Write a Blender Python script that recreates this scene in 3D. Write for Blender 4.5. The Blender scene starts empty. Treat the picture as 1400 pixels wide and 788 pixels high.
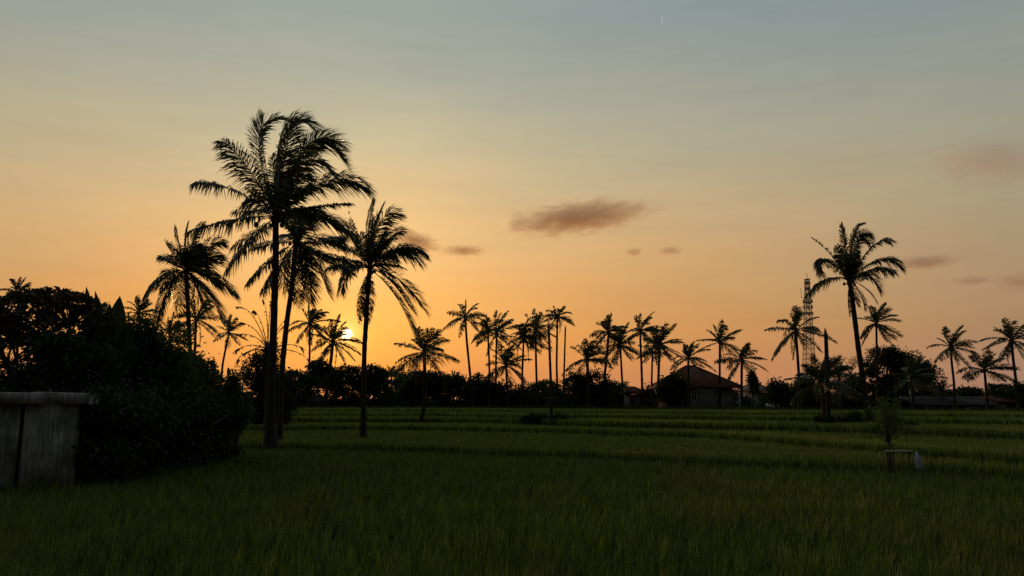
import bpy, math, random
import numpy as np
from mathutils import Vector

random.seed(7)
C = bpy.context.scene.collection
SC = bpy.context.scene
F = 1015.0                       # focal length in pixels of the 1400 px wide picture
CAM = np.array([0.0, 0.0, 3.3])
PITCH = math.atan(151.0 / F)
cP, sP = math.cos(PITCH), math.sin(PITCH)


def ray(px, py):
    u = (px - 700.0) / F
    v = (394.0 - py) / F
    return np.array([u, cP - sP * v, sP + cP * v])


def at(px, py, d):
    """point seen at pixel (px,py) at ground distance d along +Y"""
    r = ray(px, py)
    return CAM + r * (d / r[1])


def mpp(d):
    return d / F


# ------------------------------------------------------------------ materials
def new_mat(name):
    m = bpy.data.materials.new(name)
    m.use_nodes = True
    nt = m.node_tree
    for n in list(nt.nodes):
        nt.nodes.remove(n)
    out = nt.nodes.new('ShaderNodeOutputMaterial')
    return m, nt, out


def noise_color(nt, c1, c2, scale, detail=4, lo=.35, hi=.65, obj=True, stretch=None):
    tc = nt.nodes.new('ShaderNodeTexCoord')
    src = tc.outputs['Object']
    if not obj:
        g = nt.nodes.new('ShaderNodeNewGeometry')
        src = g.outputs['Position']
    if stretch:
        mp = nt.nodes.new('ShaderNodeMapping')
        mp.inputs['Scale'].default_value = stretch
        nt.links.new(src, mp.inputs[0])
        src = mp.outputs[0]
    nz = nt.nodes.new('ShaderNodeTexNoise')
    nz.inputs['Scale'].default_value = scale
    nz.inputs['Detail'].default_value = detail
    nt.links.new(src, nz.inputs['Vector'])
    rp = nt.nodes.new('ShaderNodeValToRGB')
    rp.color_ramp.elements[0].position = lo
    rp.color_ramp.elements[1].position = hi
    rp.color_ramp.elements[0].color = (*c1, 1)
    rp.color_ramp.elements[1].color = (*c2, 1)
    nt.links.new(nz.outputs['Fac'], rp.inputs[0])
    return rp.outputs[0], nz.outputs['Fac']


def plain(name, c1, c2, scale=6, rough=.85, bump=0.0, stretch=None, spec=.3, lo=.35, hi=.65):
    m, nt, out = new_mat(name)
    b = nt.nodes.new('ShaderNodeBsdfPrincipled')
    col, fac = noise_color(nt, c1, c2, scale, stretch=stretch, lo=lo, hi=hi)
    nt.links.new(col, b.inputs['Base Color'])
    b.inputs['Roughness'].default_value = rough
    b.inputs['Specular IOR Level'].default_value = spec
    if bump:
        bp = nt.nodes.new('ShaderNodeBump')
        bp.inputs['Strength'].default_value = bump
        bp.inputs['Distance'].default_value = .03
        nt.links.new(fac, bp.inputs['Height'])
        nt.links.new(bp.outputs[0], b.inputs['Normal'])
    nt.links.new(b.outputs[0], out.inputs[0])
    return m


def leafy(name, c1, c2, trans, scale=1.5, tmix=.35, rough=.6, spec=.12):
    m, nt, out = new_mat(name)
    col, _ = noise_color(nt, c1, c2, scale, obj=False)
    b = nt.nodes.new('ShaderNodeBsdfPrincipled')
    b.inputs['Roughness'].default_value = rough
    b.inputs['Specular IOR Level'].default_value = spec
    nt.links.new(col, b.inputs['Base Color'])
    t = nt.nodes.new('ShaderNodeBsdfTranslucent')
    t.inputs['Color'].default_value = (*trans, 1)
    mx = nt.nodes.new('ShaderNodeMixShader')
    mx.inputs[0].default_value = tmix
    nt.links.new(b.outputs[0], mx.inputs[1])
    nt.links.new(t.outputs[0], mx.inputs[2])
    nt.links.new(mx.outputs[0], out.inputs[0])
    return m


M = {}
M['frond'] = leafy('palm_leaf', (.030, .045, .014), (.065, .075, .022), (.07, .09, .02), .8, .3, .35, .4)
M['dead'] = leafy('dry_palm_leaf', (.07, .045, .022), (.12, .08, .04), (.1, .06, .03), 1.2, .2, .7, .1)
M['rachis'] = plain('palm_midrib', (.07, .065, .025), (.11, .09, .04), 3, .6)
M['trunk'] = plain('palm_bark', (.016, .013, .010), (.042, .034, .026), 5, .9, .6, (1, 1, 5))
M['bark'] = plain('tree_bark', (.045, .036, .03), (.09, .075, .06), 4, .9, .5, (1, 1, .3))
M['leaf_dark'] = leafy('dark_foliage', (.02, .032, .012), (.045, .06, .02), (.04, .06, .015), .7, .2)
M['leaf_mid'] = leafy('green_foliage', (.04, .062, .018), (.085, .11, .03), (.08, .11, .02), .8, .3)
M['leaf_red'] = leafy('plumeria_foliage', (.035, .04, .02), (.085, .055, .035), (.06, .05, .02), 1.2, .2)
M['coconut'] = plain('coconut_husk', (.06, .055, .02), (.12, .09, .04), 4, .6)
M['soil'] = plain('paddy_soil', (.020, .022, .012), (.05, .045, .025), .6, .95, .3)
M['grass'] = leafy('bund_grass', (.03, .045, .012), (.055, .07, .02), (.05, .07, .012), .5, .2, .7, .1)
M['plaster'] = plain('old_plaster', (.17, .18, .15), (.25, .25, .21), .8, .9, .2, (1, 1, .4))
M['plaster_pale'] = plain('pale_plaster', (.30, .29, .27), (.42, .40, .37), .9, .9, .2)
M['darkwall'] = plain('shadow_dark_wall', (.010, .011, .008), (.024, .022, .016), 1.1, .95, .6, (1, 1, .35))  # near-black base colour carries the shadow lying on the side wall
M['wood_dark'] = plain('dark_wood', (.035, .025, .018), (.07, .05, .035), 3, .7, .2, (1, 1, 8))
M['white'] = plain('white_paint', (.5, .5, .48), (.66, .65, .62), 2, .6)
M['board'] = plain('weathered_board', (.13, .13, .09), (.22, .21, .16), 3, .7, .2)
M['cloth'] = plain('pale_cloth', (.24, .27, .33), (.36, .39, .45), 3, .9, .3)
M['metal'] = plain('galvanised_steel', (.08, .08, .08), (.14, .14, .14), 3, .5)
M['antenna'] = plain('antenna_casing', (.3, .3, .3), (.42, .42, .42), 3, .5)
M['orange'] = plain('terracotta', (.35, .14, .06), (.45, .2, .09), 4, .8)
M['glass'] = plain('dark_window_glass', (.01, .01, .012), (.02, .02, .024), 2, .1, 0, None, .5)
M['zinc'] = plain('corrugated_roof', (.03, .03, .027), (.055, .055, .05), 1.3, .95, .2, None, .05)


def tile_mat(name, c1, c2):
    m, nt, out = new_mat(name)
    b = nt.nodes.new('ShaderNodeBsdfPrincipled')
    b.inputs['Roughness'].default_value = .9
    b.inputs['Specular IOR Level'].default_value = .15
    col, fac = noise_color(nt, c1, c2, 1.5)
    tc = nt.nodes.new('ShaderNodeTexCoord')
    br = nt.nodes.new('ShaderNodeTexWave')
    br.wave_type = 'BANDS'
    br.bands_direction = 'Z'
    br.inputs['Scale'].default_value = 2.2
    nt.links.new(tc.outputs['Object'], br.inputs['Vector'])
    bp = nt.nodes.new('ShaderNodeBump')
    bp.inputs['Strength'].default_value = .7
    bp.inputs['Distance'].default_value = .05
    nt.links.new(br.outputs['Fac'], bp.inputs['Height'])
    nt.links.new(bp.outputs[0], b.inputs['Normal'])
    nt.links.new(col, b.inputs['Base Color'])
    nt.links.new(b.outputs[0], out.inputs[0])
    return m


M['tile'] = tile_mat('clay_roof_tile', (.075, .024, .012), (.13, .042, .02))
M['tile_grey'] = tile_mat('grey_roof_tile', (.12, .075, .06), (.2, .13, .10))


def concrete_mat():
    m, nt, out = new_mat('stained_concrete')
    b = nt.nodes.new('ShaderNodeBsdfPrincipled')
    b.inputs['Roughness'].default_value = .92
    b.inputs['Specular IOR Level'].default_value = .15
    tc = nt.nodes.new('ShaderNodeTexCoord')
    mp = nt.nodes.new('ShaderNodeMapping')
    mp.inputs['Scale'].default_value = (9, 9, .55)
    nt.links.new(tc.outputs['Object'], mp.inputs[0])
    n1 = nt.nodes.new('ShaderNodeTexNoise')
    n1.inputs['Scale'].default_value = 1.4
    n1.inputs['Detail'].default_value = 6
    n1.inputs['Roughness'].default_value = .7
    nt.links.new(mp.outputs[0], n1.inputs['Vector'])
    n2 = nt.nodes.new('ShaderNodeTexNoise')
    n2.inputs['Scale'].default_value = 1.1
    n2.inputs['Detail'].default_value = 5
    nt.links.new(tc.outputs['Object'], n2.inputs['Vector'])
    mul = nt.nodes.new('ShaderNodeMath')
    mul.operation = 'MULTIPLY'
    nt.links.new(n1.outputs['Fac'], mul.inputs[0])
    nt.links.new(n2.outputs['Fac'], mul.inputs[1])
    rp = nt.nodes.new('ShaderNodeValToRGB')
    e = rp.color_ramp.elements
    e[0].position = .14
    e[0].color = (.05, .052, .042, 1)
    e[1].position = .38
    e[1].color = (.34, .34, .29, 1)
    k = e.new(.25)
    k.color = (.16, .16, .135, 1)
    nt.links.new(mul.outputs[0], rp.inputs[0])
    nt.links.new(rp.outputs[0], b.inputs['Base Color'])
    bp = nt.nodes.new('ShaderNodeBump')
    bp.inputs['Strength'].default_value = .4
    bp.inputs['Distance'].default_value = .02
    nt.links.new(n1.outputs['Fac'], bp.inputs['Height'])
    nt.links.new(bp.outputs[0], b.inputs['Normal'])
    nt.links.new(b.outputs[0], out.inputs[0])
    return m


M['concrete'] = concrete_mat()


def rice_mat():
    m, nt, out = new_mat('rice_leaf')
    at_ = nt.nodes.new('ShaderNodeAttribute')
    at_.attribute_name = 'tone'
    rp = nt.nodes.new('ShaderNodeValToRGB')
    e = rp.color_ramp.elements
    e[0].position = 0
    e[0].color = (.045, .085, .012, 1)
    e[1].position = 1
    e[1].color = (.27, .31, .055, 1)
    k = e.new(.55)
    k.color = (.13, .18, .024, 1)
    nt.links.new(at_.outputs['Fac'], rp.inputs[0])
    # broad ripening patches, warmer where the ears turn
    g = nt.nodes.new('ShaderNodeNewGeometry')
    mp = nt.nodes.new('ShaderNodeMapping')
    mp.inputs['Scale'].default_value = (.22, .12, .1)
    nt.links.new(g.outputs['Position'], mp.inputs[0])
    nz = nt.nodes.new('ShaderNodeTexNoise')
    nz.inputs['Scale'].default_value = 1
    nz.inputs['Detail'].default_value = 3
    nt.links.new(mp.outputs[0], nz.inputs['Vector'])
    r2 = nt.nodes.new('ShaderNodeValToRGB')
    r2.color_ramp.elements[0].position = .48
    r2.color_ramp.elements[1].position = .72
    r2.color_ramp.elements[0].color = (0, 0, 0, 1)
    r2.color_ramp.elements[1].color = (.45, .45, .45, 1)
    nt.links.new(nz.outputs['Fac'], r2.inputs[0])
    mc = nt.nodes.new('ShaderNodeMixRGB')
    nt.links.new(r2.outputs[0], mc.inputs[0])
    nt.links.new(rp.outputs[0], mc.inputs[1])
    mc.inputs[2].default_value = (.17, .14, .035, 1)
    b = nt.nodes.new('ShaderNodeBsdfPrincipled')
    b.inputs['Roughness'].default_value = .58
    b.inputs['Specular IOR Level'].default_value = .3
    nt.links.new(mc.outputs[0], b.inputs['Base Color'])
    t = nt.nodes.new('ShaderNodeBsdfTranslucent')
    nt.links.new(mc.outputs[0], t.inputs['Color'])
    mx = nt.nodes.new('ShaderNodeMixShader')
    mx.inputs[0].default_value = .4
    nt.links.new(b.outputs[0], mx.inputs[1])
    nt.links.new(t.outputs[0], mx.inputs[2])
    nt.links.new(mx.outputs[0], out.inputs[0])
    return m


M['rice'] = rice_mat()


# ------------------------------------------------------------------ mesh helpers
class MB:
    """collects quads/triangles; one build() = one mesh object"""

    def __init__(self):
        self.v, self.f, self.n = [], [], 0

    def add(self, verts, faces):
        verts = np.asarray(verts, float).reshape(-1, 3)
        self.v.append(verts)
        self.f.extend([tuple(int(i) + self.n for i in fc) for fc in faces])
        self.n += len(verts)

    def ribbons(self, strips):
        """strips: (N, K, 2, 3) array of N ribbons with K cross-sections"""
        strips = np.asarray(strips, float)
        N, K = strips.shape[:2]
        base = np.arange(N)[:, None] * (K * 2) + self.n
        k = np.arange(K - 1)[None, :] * 2
        q = np.stack([base + k, base + k + 1, base + k + 3, base + k + 2], -1).reshape(-1, 4)
        self.v.append(strips.reshape(-1, 3))
        self.f.extend(map(tuple, q.tolist()))
        self.n += N * K * 2

    def tube(self, pts, radii, sides=8, cap=True):
        pts = np.asarray(pts, float)
        n = len(pts)
        T = np.gradient(pts, axis=0)
        T /= np.linalg.norm(T, axis=1)[:, None] + 1e-9
        ref = np.array([0.31, 0.93, 0.17])
        A = np.cross(T, ref)
        A /= np.linalg.norm(A, axis=1)[:, None] + 1e-9
        B = np.cross(T, A)
        an = np.linspace(0, 2 * math.pi, sides, endpoint=False)
        r = np.asarray(radii, float)[:, None, None]
        ring = pts[:, None, :] + r * (np.cos(an)[None, :, None] * A[:, None, :] + np.sin(an)[None, :, None] * B[:, None, :])
        fs = []
        for i in range(n - 1):
            for j in range(sides):
                a, b = i * sides + j, i * sides + (j + 1) % sides
                fs.append((a, b, b + sides, a + sides))
        if cap:
            fs.append(tuple(range(sides))[::-1])
            fs.append(tuple((n - 1) * sides + j for j in range(sides)))
        self.add(ring.reshape(-1, 3), fs)

    def box(self, c, s, rz=0.0, taper=1.0):
        x, y, z = s[0] / 2, s[1] / 2, s[2] / 2
        p = np.array([[-x, -y, -z], [x, -y, -z], [x, y, -z], [-x, y, -z], [-x * taper, -y * taper, z], [x * taper, -y * taper, z], [x * taper, y * taper, z], [-x * taper, y * taper, z]])
        R = np.array([[math.cos(rz), -math.sin(rz), 0], [math.sin(rz), math.cos(rz), 0], [0, 0, 1]])
        self.add(p @ R.T + np.asarray(c, float), [(3, 2, 1, 0), (4, 5, 6, 7), (0, 1, 5, 4), (1, 2, 6, 5), (2, 3, 7, 6), (3, 0, 4, 7)])

    def bar(self, a, b, w):
        self.tube([a, (np.asarray(a) + np.asarray(b)) / 2, b], [w / 2] * 3, 4)

    def ball(self, c, r, rng, squash=(1, 1, 1.15), bump=.06):
        vs, fs = [], []
        nu, nv = 10, 7
        for i in range(nv + 1):
            th = math.pi * i / nv
            for j in range(nu):
                ph = 2 * math.pi * j / nu
                q = r * (1 + rng.uniform(-bump, bump))
                vs.append([c[0] + q * squash[0] * math.sin(th) * math.cos(ph), c[1] + q * squash[1] * math.sin(th) * math.sin(ph), c[2] + q * squash[2] * math.cos(th)])
        for i in range(nv):
            for j in range(nu):
                fs.append((i * nu + j, (i + 1) * nu + j, (i + 1) * nu + (j + 1) % nu, i * nu + (j + 1) % nu))
        self.add(vs, fs)

    def leaves(self, P, D, size, width, rng, bend=.2):
        """bent pointed leaf of two quads + tips at P, along D"""
        N = len(P)
        D = D / (np.linalg.norm(D, axis=1)[:, None] + 1e-9)
        up = rng.normal(0, 1, (N, 3)) + np.array([0, 0, .6])
        S = np.cross(D, up)
        S /= np.linalg.norm(S, axis=1)[:, None] + 1e-9
        L = (size * rng.uniform(.65, 1.3, N))[:, None]
        w = width / size * L / 2
        g = np.array([0, 0, -1.0])
        c0 = P
        c1 = P + D * L * .5
        c2 = P + D * L + g * L * bend
        st = np.stack([np.stack([c0 - S * w * .25, c0 + S * w * .25], 1), np.stack([c1 - S * w, c1 + S * w], 1), np.stack([c2 - S * w * .12, c2 + S * w * .12], 1)], 1)
        self.ribbons(st)

    def build(self, name, mat, parent=None, smooth=False, origin=None):
        v = np.concatenate(self.v) if self.v else np.zeros((0, 3))
        if origin is not None:
            v = v - np.asarray(origin, float)
        me = bpy.data.meshes.new(name)
        fast_mesh(me, v, self.f)
        me.materials.append(mat)
        if smooth:
            me.polygons.foreach_set('use_smooth', np.ones(len(me.polygons), bool))
        o = bpy.data.objects.new(name, me)
        C.objects.link(o)
        if origin is not None and parent is None:
            o.location = Vector(origin)
        if parent is not None:
            o.parent = parent
        return o


def fast_mesh(me, v, faces):
    tot = np.fromiter((len(f) for f in faces), np.int32, len(faces))
    loops = np.fromiter((i for f in faces for i in f), np.int32, int(tot.sum()))
    me.vertices.add(len(v))
    me.vertices.foreach_set('co', np.asarray(v, np.float32).ravel())
    me.loops.add(len(loops))
    me.loops.foreach_set('vertex_index', loops)
    me.polygons.add(len(tot))
    st = np.zeros(len(tot), np.int32)
    st[1:] = np.cumsum(tot)[:-1]
    me.polygons.foreach_set('loop_start', st)
    me.polygons.foreach_set('loop_total', tot)
    me.update(calc_edges=True)
    me.validate()


def tag(o, label=None, cat=None, group=None, kind=None):
    if label:
        o['label'] = label
    if cat:
        o['category'] = cat
    if group:
        o['group'] = group
    if kind:
        o['kind'] = kind
    return o


def thing(name, loc, label, cat, group=None):
    o = bpy.data.objects.new(name, None)
    o.empty_display_size = .5
    C.objects.link(o)
    o.location = Vector(loc)
    return tag(o, label, cat, group)


# ------------------------------------------------------------------ terrain: terraces stepping up away from the camera
LEVEL = [0.0, .3, .65, 1.1, 1.45, 1.7]
TOPD = [2.8, 2.5, 2.15, 1.7, 1.35, 1.1]      # depth of the rice tops below the eye
RISERS = [
    [(-500, 612), (330, 612), (400, 613), (550, 616), (700, 622), (850, 628), (1000, 634), (1100, 638), (1230, 642), (1400, 651), (1700, 665)],
    [(-500, 588), (330, 588), (450, 587), (600, 588), (740, 591), (860, 595), (960, 598), (1040, 603), (1100, 609), (1150, 614), (1260, 622), (1400, 633), (1700, 645)],
    [(-500, 577), (330, 577), (600, 577), (700, 579), (740, 581), (800, 583), (1000, 587), (1150, 591), (1260, 595), (1400, 601), (1700, 610)],
    [(-500, 568), (330, 568), (600, 568.5), (690, 570.5), (722, 573), (780, 571), (1000, 574), (1200, 577), (1400, 581), (1700, 586)],
    [(-500, 562), (330, 562), (600, 562.5), (800, 564.5), (1000, 567), (1200, 569), (1400, 571), (1700, 574)],
    [(-500, 556.5), (330, 557), (600, 557.5), (800, 559), (1000, 560), (1200, 561), (1400, 563), (1700, 564)],
]
CURVES = []
for i, rl in enumerate(RISERS):
    XY = []
    for px, py in rl:
        r = ray(px, py)
        d = -TOPD[i] / r[2] * r[1]
        XY.append((r[0] / r[1] * d, d))
    XY = np.array(XY)
    xs = np.linspace(-200, 200, 1601)
    ys = np.interp(xs, XY[:, 0], XY[:, 1])
    k = np.hanning(25)
    k /= k.sum()
    ys = np.convolve(np.pad(ys, 12, mode='edge'), k, 'valid')
    ys += .16 * np.sin(xs * .55 + i * 2) + .06 * np.sin(xs * 1.9 + i)
    CURVES.append((xs, ys))


def riser_y(i, X):
    return np.interp(X, *CURVES[i])


def terrace(X, Y):
    t = np.zeros(np.shape(X), int)
    for i in range(6):
        t += (Y > riser_y(i, X))
    return t


def ground_z(X, Y):
    X = np.asarray(X, float)
    Y = np.asarray(Y, float)
    z = np.zeros(np.broadcast(X, Y).shape)
    for i in range(5):
        s = np.clip((Y - riser_y(i, X)) / .45 + .5, 0, 1)
        z = z + (LEVEL[i + 1] - LEVEL[i]) * s * s * (3 - 2 * s)
        z = z + .10 * np.exp(-((Y - riser_y(i, X) - .45) / .22) ** 2)      # the low bund along the edge
    s = np.clip((Y - riser_y(5, X)) / 1.0, 0, 1)
    z = z + .18 * s
    return z


def gz(x, y):
    return float(ground_z(np.array([x]), np.array([y]))[0])


def build_ground():
    xs = np.unique(np.concatenate([np.linspace(-700, -90, 14), np.arange(-90, 90.1, 1.0), np.linspace(90, 700, 14)]))
    ys = np.unique(np.concatenate([[-120, -60, -20], np.arange(-4, 24, 1.0), np.arange(24, 112, .3), np.linspace(112, 800, 24)]))
    X, Y = np.meshgrid(xs, ys)
    Z = ground_z(X, Y) + .02 * np.sin(X * 1.7) * np.sin(Y * 1.3)
    nx, ny = len(xs), len(ys)
    v = np.stack([X, Y, Z], -1).reshape(-1, 3)
    i = np.arange(ny - 1)[:, None] * nx + np.arange(nx - 1)[None, :]
    q = np.stack([i, i + 1, i + nx + 1, i + nx], -1).reshape(-1, 4)
    me = bpy.data.meshes.new('ground')
    fast_mesh(me, v, q.tolist())
    me.polygons.foreach_set('use_smooth', np.ones(len(me.polygons), bool))
    me.materials.append(M['soil'])
    o = bpy.data.objects.new('ground', me)
    C.objects.link(o)
    tag(o, 'dark soil of the stepped paddies and the land beyond', 'ground', kind='structure')


build_ground()

# corner points of the compound on the left (side wall recedes from W_A to W_B)
W_A = at(108, 646, 25.6)
W_B = at(323, 617, 38.5)


def inside_compound(X, Y):
    wx = np.interp(Y, [W_A[1], W_B[1]], [W_A[0], W_B[0]])
    return (Y > 25.2) & (Y < 39.2) & (X < wx + .15)


def blades(P, h, w, nseg, lean, rng, tone, az=None):
    """ribbon grass blades, returns verts (N,K,2,3)"""
    N = len(P)
    a = rng.uniform(0, 2 * math.pi, N) if az is None else az
    dirx = np.stack([np.cos(a), np.sin(a), np.zeros(N)], 1)
    face = a + math.pi / 2 + rng.normal(0, .5, N)
    S = np.stack([np.cos(face), np.sin(face), np.zeros(N)], 1)
    out = []
    for k in range(nseg + 1):
        t = k / nseg
        c = P + np.stack([np.zeros(N), np.zeros(N), h * t * (1 - .18 * t * lean)], 1) + dirx * (h * lean * .55 * t ** 2)[:, None] + np.array([1, .1, 0]) * (h * .05 * t * t)[:, None]
        ww = (w * (1 - t ** 1.6) + .0015)[:, None] / 2
        out.append(np.stack([c - S * ww, c + S * ww], 1))
    return np.stack(out, 1)


def build_strips(name, mat, groups, label, cat):
    vs, fs, tones, n = [], [], [], 0
    for st, tone in groups:
        N, K = st.shape[:2]
        base = np.arange(N)[:, None] * (K * 2) + n
        k = np.arange(K - 1)[None, :] * 2
        fs.append(np.stack([base + k, base + k + 1, base + k + 3, base + k + 2], -1).reshape(-1, 4))
        vs.append(st.reshape(-1, 3))
        tones.append(np.repeat(tone, (K - 1)))
        n += N * K * 2
    v = np.concatenate(vs).astype(np.float32)
    f = np.concatenate(fs).astype(np.int32)
    me = bpy.data.meshes.new(name)
    me.vertices.add(len(v))
    me.vertices.foreach_set('co', v.ravel())
    me.loops.add(len(f) * 4)
    me.loops.foreach_set('vertex_index', f.ravel())
    me.polygons.add(len(f))
    me.polygons.foreach_set('loop_start', np.arange(len(f), dtype=np.int32) * 4)
    me.polygons.foreach_set('loop_total', np.full(len(f), 4, np.int32))
    me.update(calc_edges=True)
    a = me.attributes.new('tone', 'FLOAT', 'FACE')
    a.data.foreach_set('value', np.concatenate(tones).astype(np.float32))
    me.materials.append(mat)
    o = bpy.data.objects.new(name, me)
    C.objects.link(o)
    tag(o, label, cat, kind='stuff')
    return o


def build_rice():
    rng = np.random.default_rng(3)
    groups = []
    # (near, far, spacing or tufts per m2, blades, segments, blade width, height, planted hills)
    zones = [(7.5, 13, .23, 22, 3, .017, .68, True), (13, 21, .24, 20, 3, .020, .66, True), (21, 34, .25, 15, 2, .027, .62, True),
             (34, 48, 32, 8, 2, .042, .60, False), (48, 68, 24, 8, 2, .06, .58, False), (68, 96, 17, 7, 1, .085, .56, False)]
    for d0, d1, dens, nb, nseg, w, h, hills in zones:
        hw = d1 * .72 + 2.5
        if hills:
            g = np.arange(-hw * 1.5, hw * 1.5 + d1, dens)
            U, V = np.meshgrid(g, g)
            ca, sa = math.cos(.21), math.sin(.21)
            X = (U * ca - V * sa).ravel()
            Y = (U * sa + V * ca).ravel() + d0
            m_ = (Y >= d0) & (Y < d1) & (np.abs(X) < hw) & (rng.random(len(X)) > .03)
            X, Y = X[m_], Y[m_]
            X = X + rng.normal(0, .035, len(X))
            Y = Y + rng.normal(0, .035, len(Y))
        else:
            n = int(dens * (d1 - d0) * 2 * hw)
            X = rng.uniform(-hw, hw, n)
            Y = rng.uniform(d0, d1, n)
        ok = np.abs(X) < Y * .72 + 2.5
        t = terrace(X, Y)
        ok &= t < 6
        ok &= ~inside_compound(X, Y)
        for i in range(6):                                       # bare bund between the paddies
            e = Y - riser_y(i, X)
            ok &= ~((e > -.2) & (e < .05))
        X, Y = X[ok], Y[ok]
        n = len(X)
        # waves of taller and shorter rice
        vary = 1 + (.09 if hills else .04) * np.sin(X * .8 + 1.3 * np.sin(Y * .5)) * np.sin(Y * .9) + rng.normal(0, .08 if hills else .03, n)
        Z = ground_z(X, Y)
        P = np.repeat(np.stack([X, Y, Z], 1), nb, 0)
        P[:, :2] += rng.normal(0, .028 if hills else .07, (n * nb, 2))
        hh = np.repeat(h * vary, nb) * (rng.uniform(.55, 1.12, n * nb) if hills else rng.uniform(.8, 1.06, n * nb))
        lean = np.abs(rng.normal(.24 if hills else .2, .2, n * nb))
        ww = w * rng.uniform(.7, 1.3, n * nb)
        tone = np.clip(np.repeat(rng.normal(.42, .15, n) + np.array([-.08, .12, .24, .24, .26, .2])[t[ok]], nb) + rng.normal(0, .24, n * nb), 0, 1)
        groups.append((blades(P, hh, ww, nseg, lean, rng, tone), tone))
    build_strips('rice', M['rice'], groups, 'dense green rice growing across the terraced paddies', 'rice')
    # rough grass down the face of each step
    groups = []
    for i in range(6):
        n = 9000 if i < 2 else 6500
        X = rng.uniform(-75, 75, n)
        Y = riser_y(i, X) + rng.uniform(-.4, .55, n)
        ok = (np.abs(X) < Y * .78 + 3) & ~inside_compound(X, Y)
        X, Y = X[ok], Y[ok]
        P = np.repeat(np.stack([X, Y, ground_z(X, Y)], 1), 4, 0)
        P[:, :2] += rng.normal(0, .06, (len(P), 2))
        hh = rng.uniform(.06, .18, len(P)) * (1 + .5 * np.sin(P[:, 0] * .7 + i) ** 2)
        dist = np.repeat(Y, 4)
        st = blades(P, hh, np.clip(dist * .0009, .015, .08), 2, np.abs(rng.normal(.5, .3, len(P))), rng, None)
        groups.append((st, rng.uniform(0, 1, len(P))))
    # verge beyond the last paddy
    n = 9000
    X = rng.uniform(-95, 95, n)
    Y = riser_y(5, X) + rng.gamma(1.2, 3.0, n)
    ok = np.abs(X) < Y * .78
    X, Y = X[ok], Y[ok]
    P = np.repeat(np.stack([X, Y, ground_z(X, Y)], 1), 4, 0)
    P[:, :2] += rng.normal(0, .12, (len(P), 2))
    st = blades(P, rng.uniform(.25, .8, len(P)), np.full(len(P), .08), 1, np.abs(rng.normal(.5, .3, len(P))), rng, None)
    groups.append((st, rng.uniform(0, 1, len(P))))
    build_strips('grass', M['grass'], groups, 'short rough grass on the bunds and verges between paddies', 'grass')


build_rice()


# ------------------------------------------------------------------ palms
def frond_mesh(P0, P1, P2, n, ll, w, roll, droop, wind, rng, tmin=.14, tmax=1.0, gaps=0, kink=0.0, rach=.035, taper=1.0):
    leaf, rib = MB(), MB()
    P0, P1, P2 = (np.asarray(p, float) for p in (P0, P1, P2))
    t = np.linspace(0, 1, 12)[:, None]
    pts = (1 - t) ** 2 * P0 + 2 * t * (1 - t) * P1 + t ** 2 * P2
    t = t[:, 0]
    rib.tube(pts, rach * (1 - t) ** .8 + rach * .12, 5)
    tt = np.sort(np.clip(np.linspace(tmin, tmax, n) + rng.normal(0, .3 / n, n), tmin, tmax))
    keep = np.ones(n, bool)
    for _ in range(gaps):
        a = rng.uniform(tmin, .92)
        keep &= ~((tt > a) & (tt < a + rng.uniform(.02, .07)))
    tt = tt[keep]
    for side in (-1, 1):
        ts = np.clip(tt + rng.normal(0, .2 / n, len(tt)), 0, 1)[:, None]
        P = (1 - ts) ** 2 * P0 + 2 * ts * (1 - ts) * P1 + ts ** 2 * P2
        T = 2 * (1 - ts) * (P1 - P0) + 2 * ts * (P2 - P1)
        T /= np.linalg.norm(T, axis=1)[:, None] + 1e-9
        up = np.array([0, 0, 1.0])
        h = P2 - P0
        if abs(h[2]) > .92 * np.linalg.norm(h):
            up = np.array([-.5, -.6, .3])
        S = np.cross(T, up)
        S /= np.linalg.norm(S, axis=1)[:, None] + 1e-9
        N = np.cross(S, T)
        cr, sr = math.cos(roll), math.sin(roll)
        S2 = S * cr + N * sr
        N2 = N * cr - S * sr
        ts = ts[:, 0]
        ang = np.radians(62 - 40 * ts ** 1.5) + rng.normal(0, .17, len(ts))
        prof = np.clip((.45 + 1.6 * (ts - tmin)), 0, 1) * (1 - .5 * np.clip((ts - .5) / .5, 0, 1) ** 1.6 * taper)
        L = (ll * prof * rng.uniform(.82, 1.12, len(ts)))[:, None]
        D = side * S2 * np.sin(ang)[:, None] + T * np.cos(ang)[:, None] + N2 * .28
        D /= np.linalg.norm(D, axis=1)[:, None]
        g = np.array([0, 0, -1.0])
        dr = (droop * rng.uniform(.45, 1.55, len(ts)))[:, None]
        wv = np.asarray(wind, float)
        c0 = P
        c1 = P + (D * .5 + g * dr * .16 + wv * .12) * L
        c2 = P + (D * .86 + g * dr * .62 + wv * .42) * L
        # blade faces follow the rachis with some twist
        Wd = T + .35 * N2 + rng.normal(0, .25, T.shape)
        Wd /= np.linalg.norm(Wd, axis=1)[:, None]
        hw = w / 2
        leaf.ribbons(np.stack([np.stack([c0 - Wd * hw * .6, c0 + Wd * hw * .6], 1), np.stack([c1 - Wd * hw, c1 + Wd * hw], 1), np.stack([c2 - Wd * hw * .12, c2 + Wd * hw * .12], 1)], 1))
    # merge rib and blades in one mesh, two materials
    return rib, leaf


def join_frond(name, rib, leaf, parent, leafmat):
    v = np.concatenate(rib.v + leaf.v)
    nr = rib.n
    f = rib.f + [tuple(i + nr for i in fc) for fc in leaf.f]
    me = bpy.data.meshes.new(name)
    fast_mesh(me, v, f)
    me.materials.append(M['rachis'])
    me.materials.append(leafmat)
    mi = np.zeros(len(me.polygons), np.int32)
    mi[len(rib.f):] = 1
    me.polygons.foreach_set('material_index', mi)
    o = bpy.data.objects.new(name, me)
    C.objects.link(o)
    o.parent = parent
    return o


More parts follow.
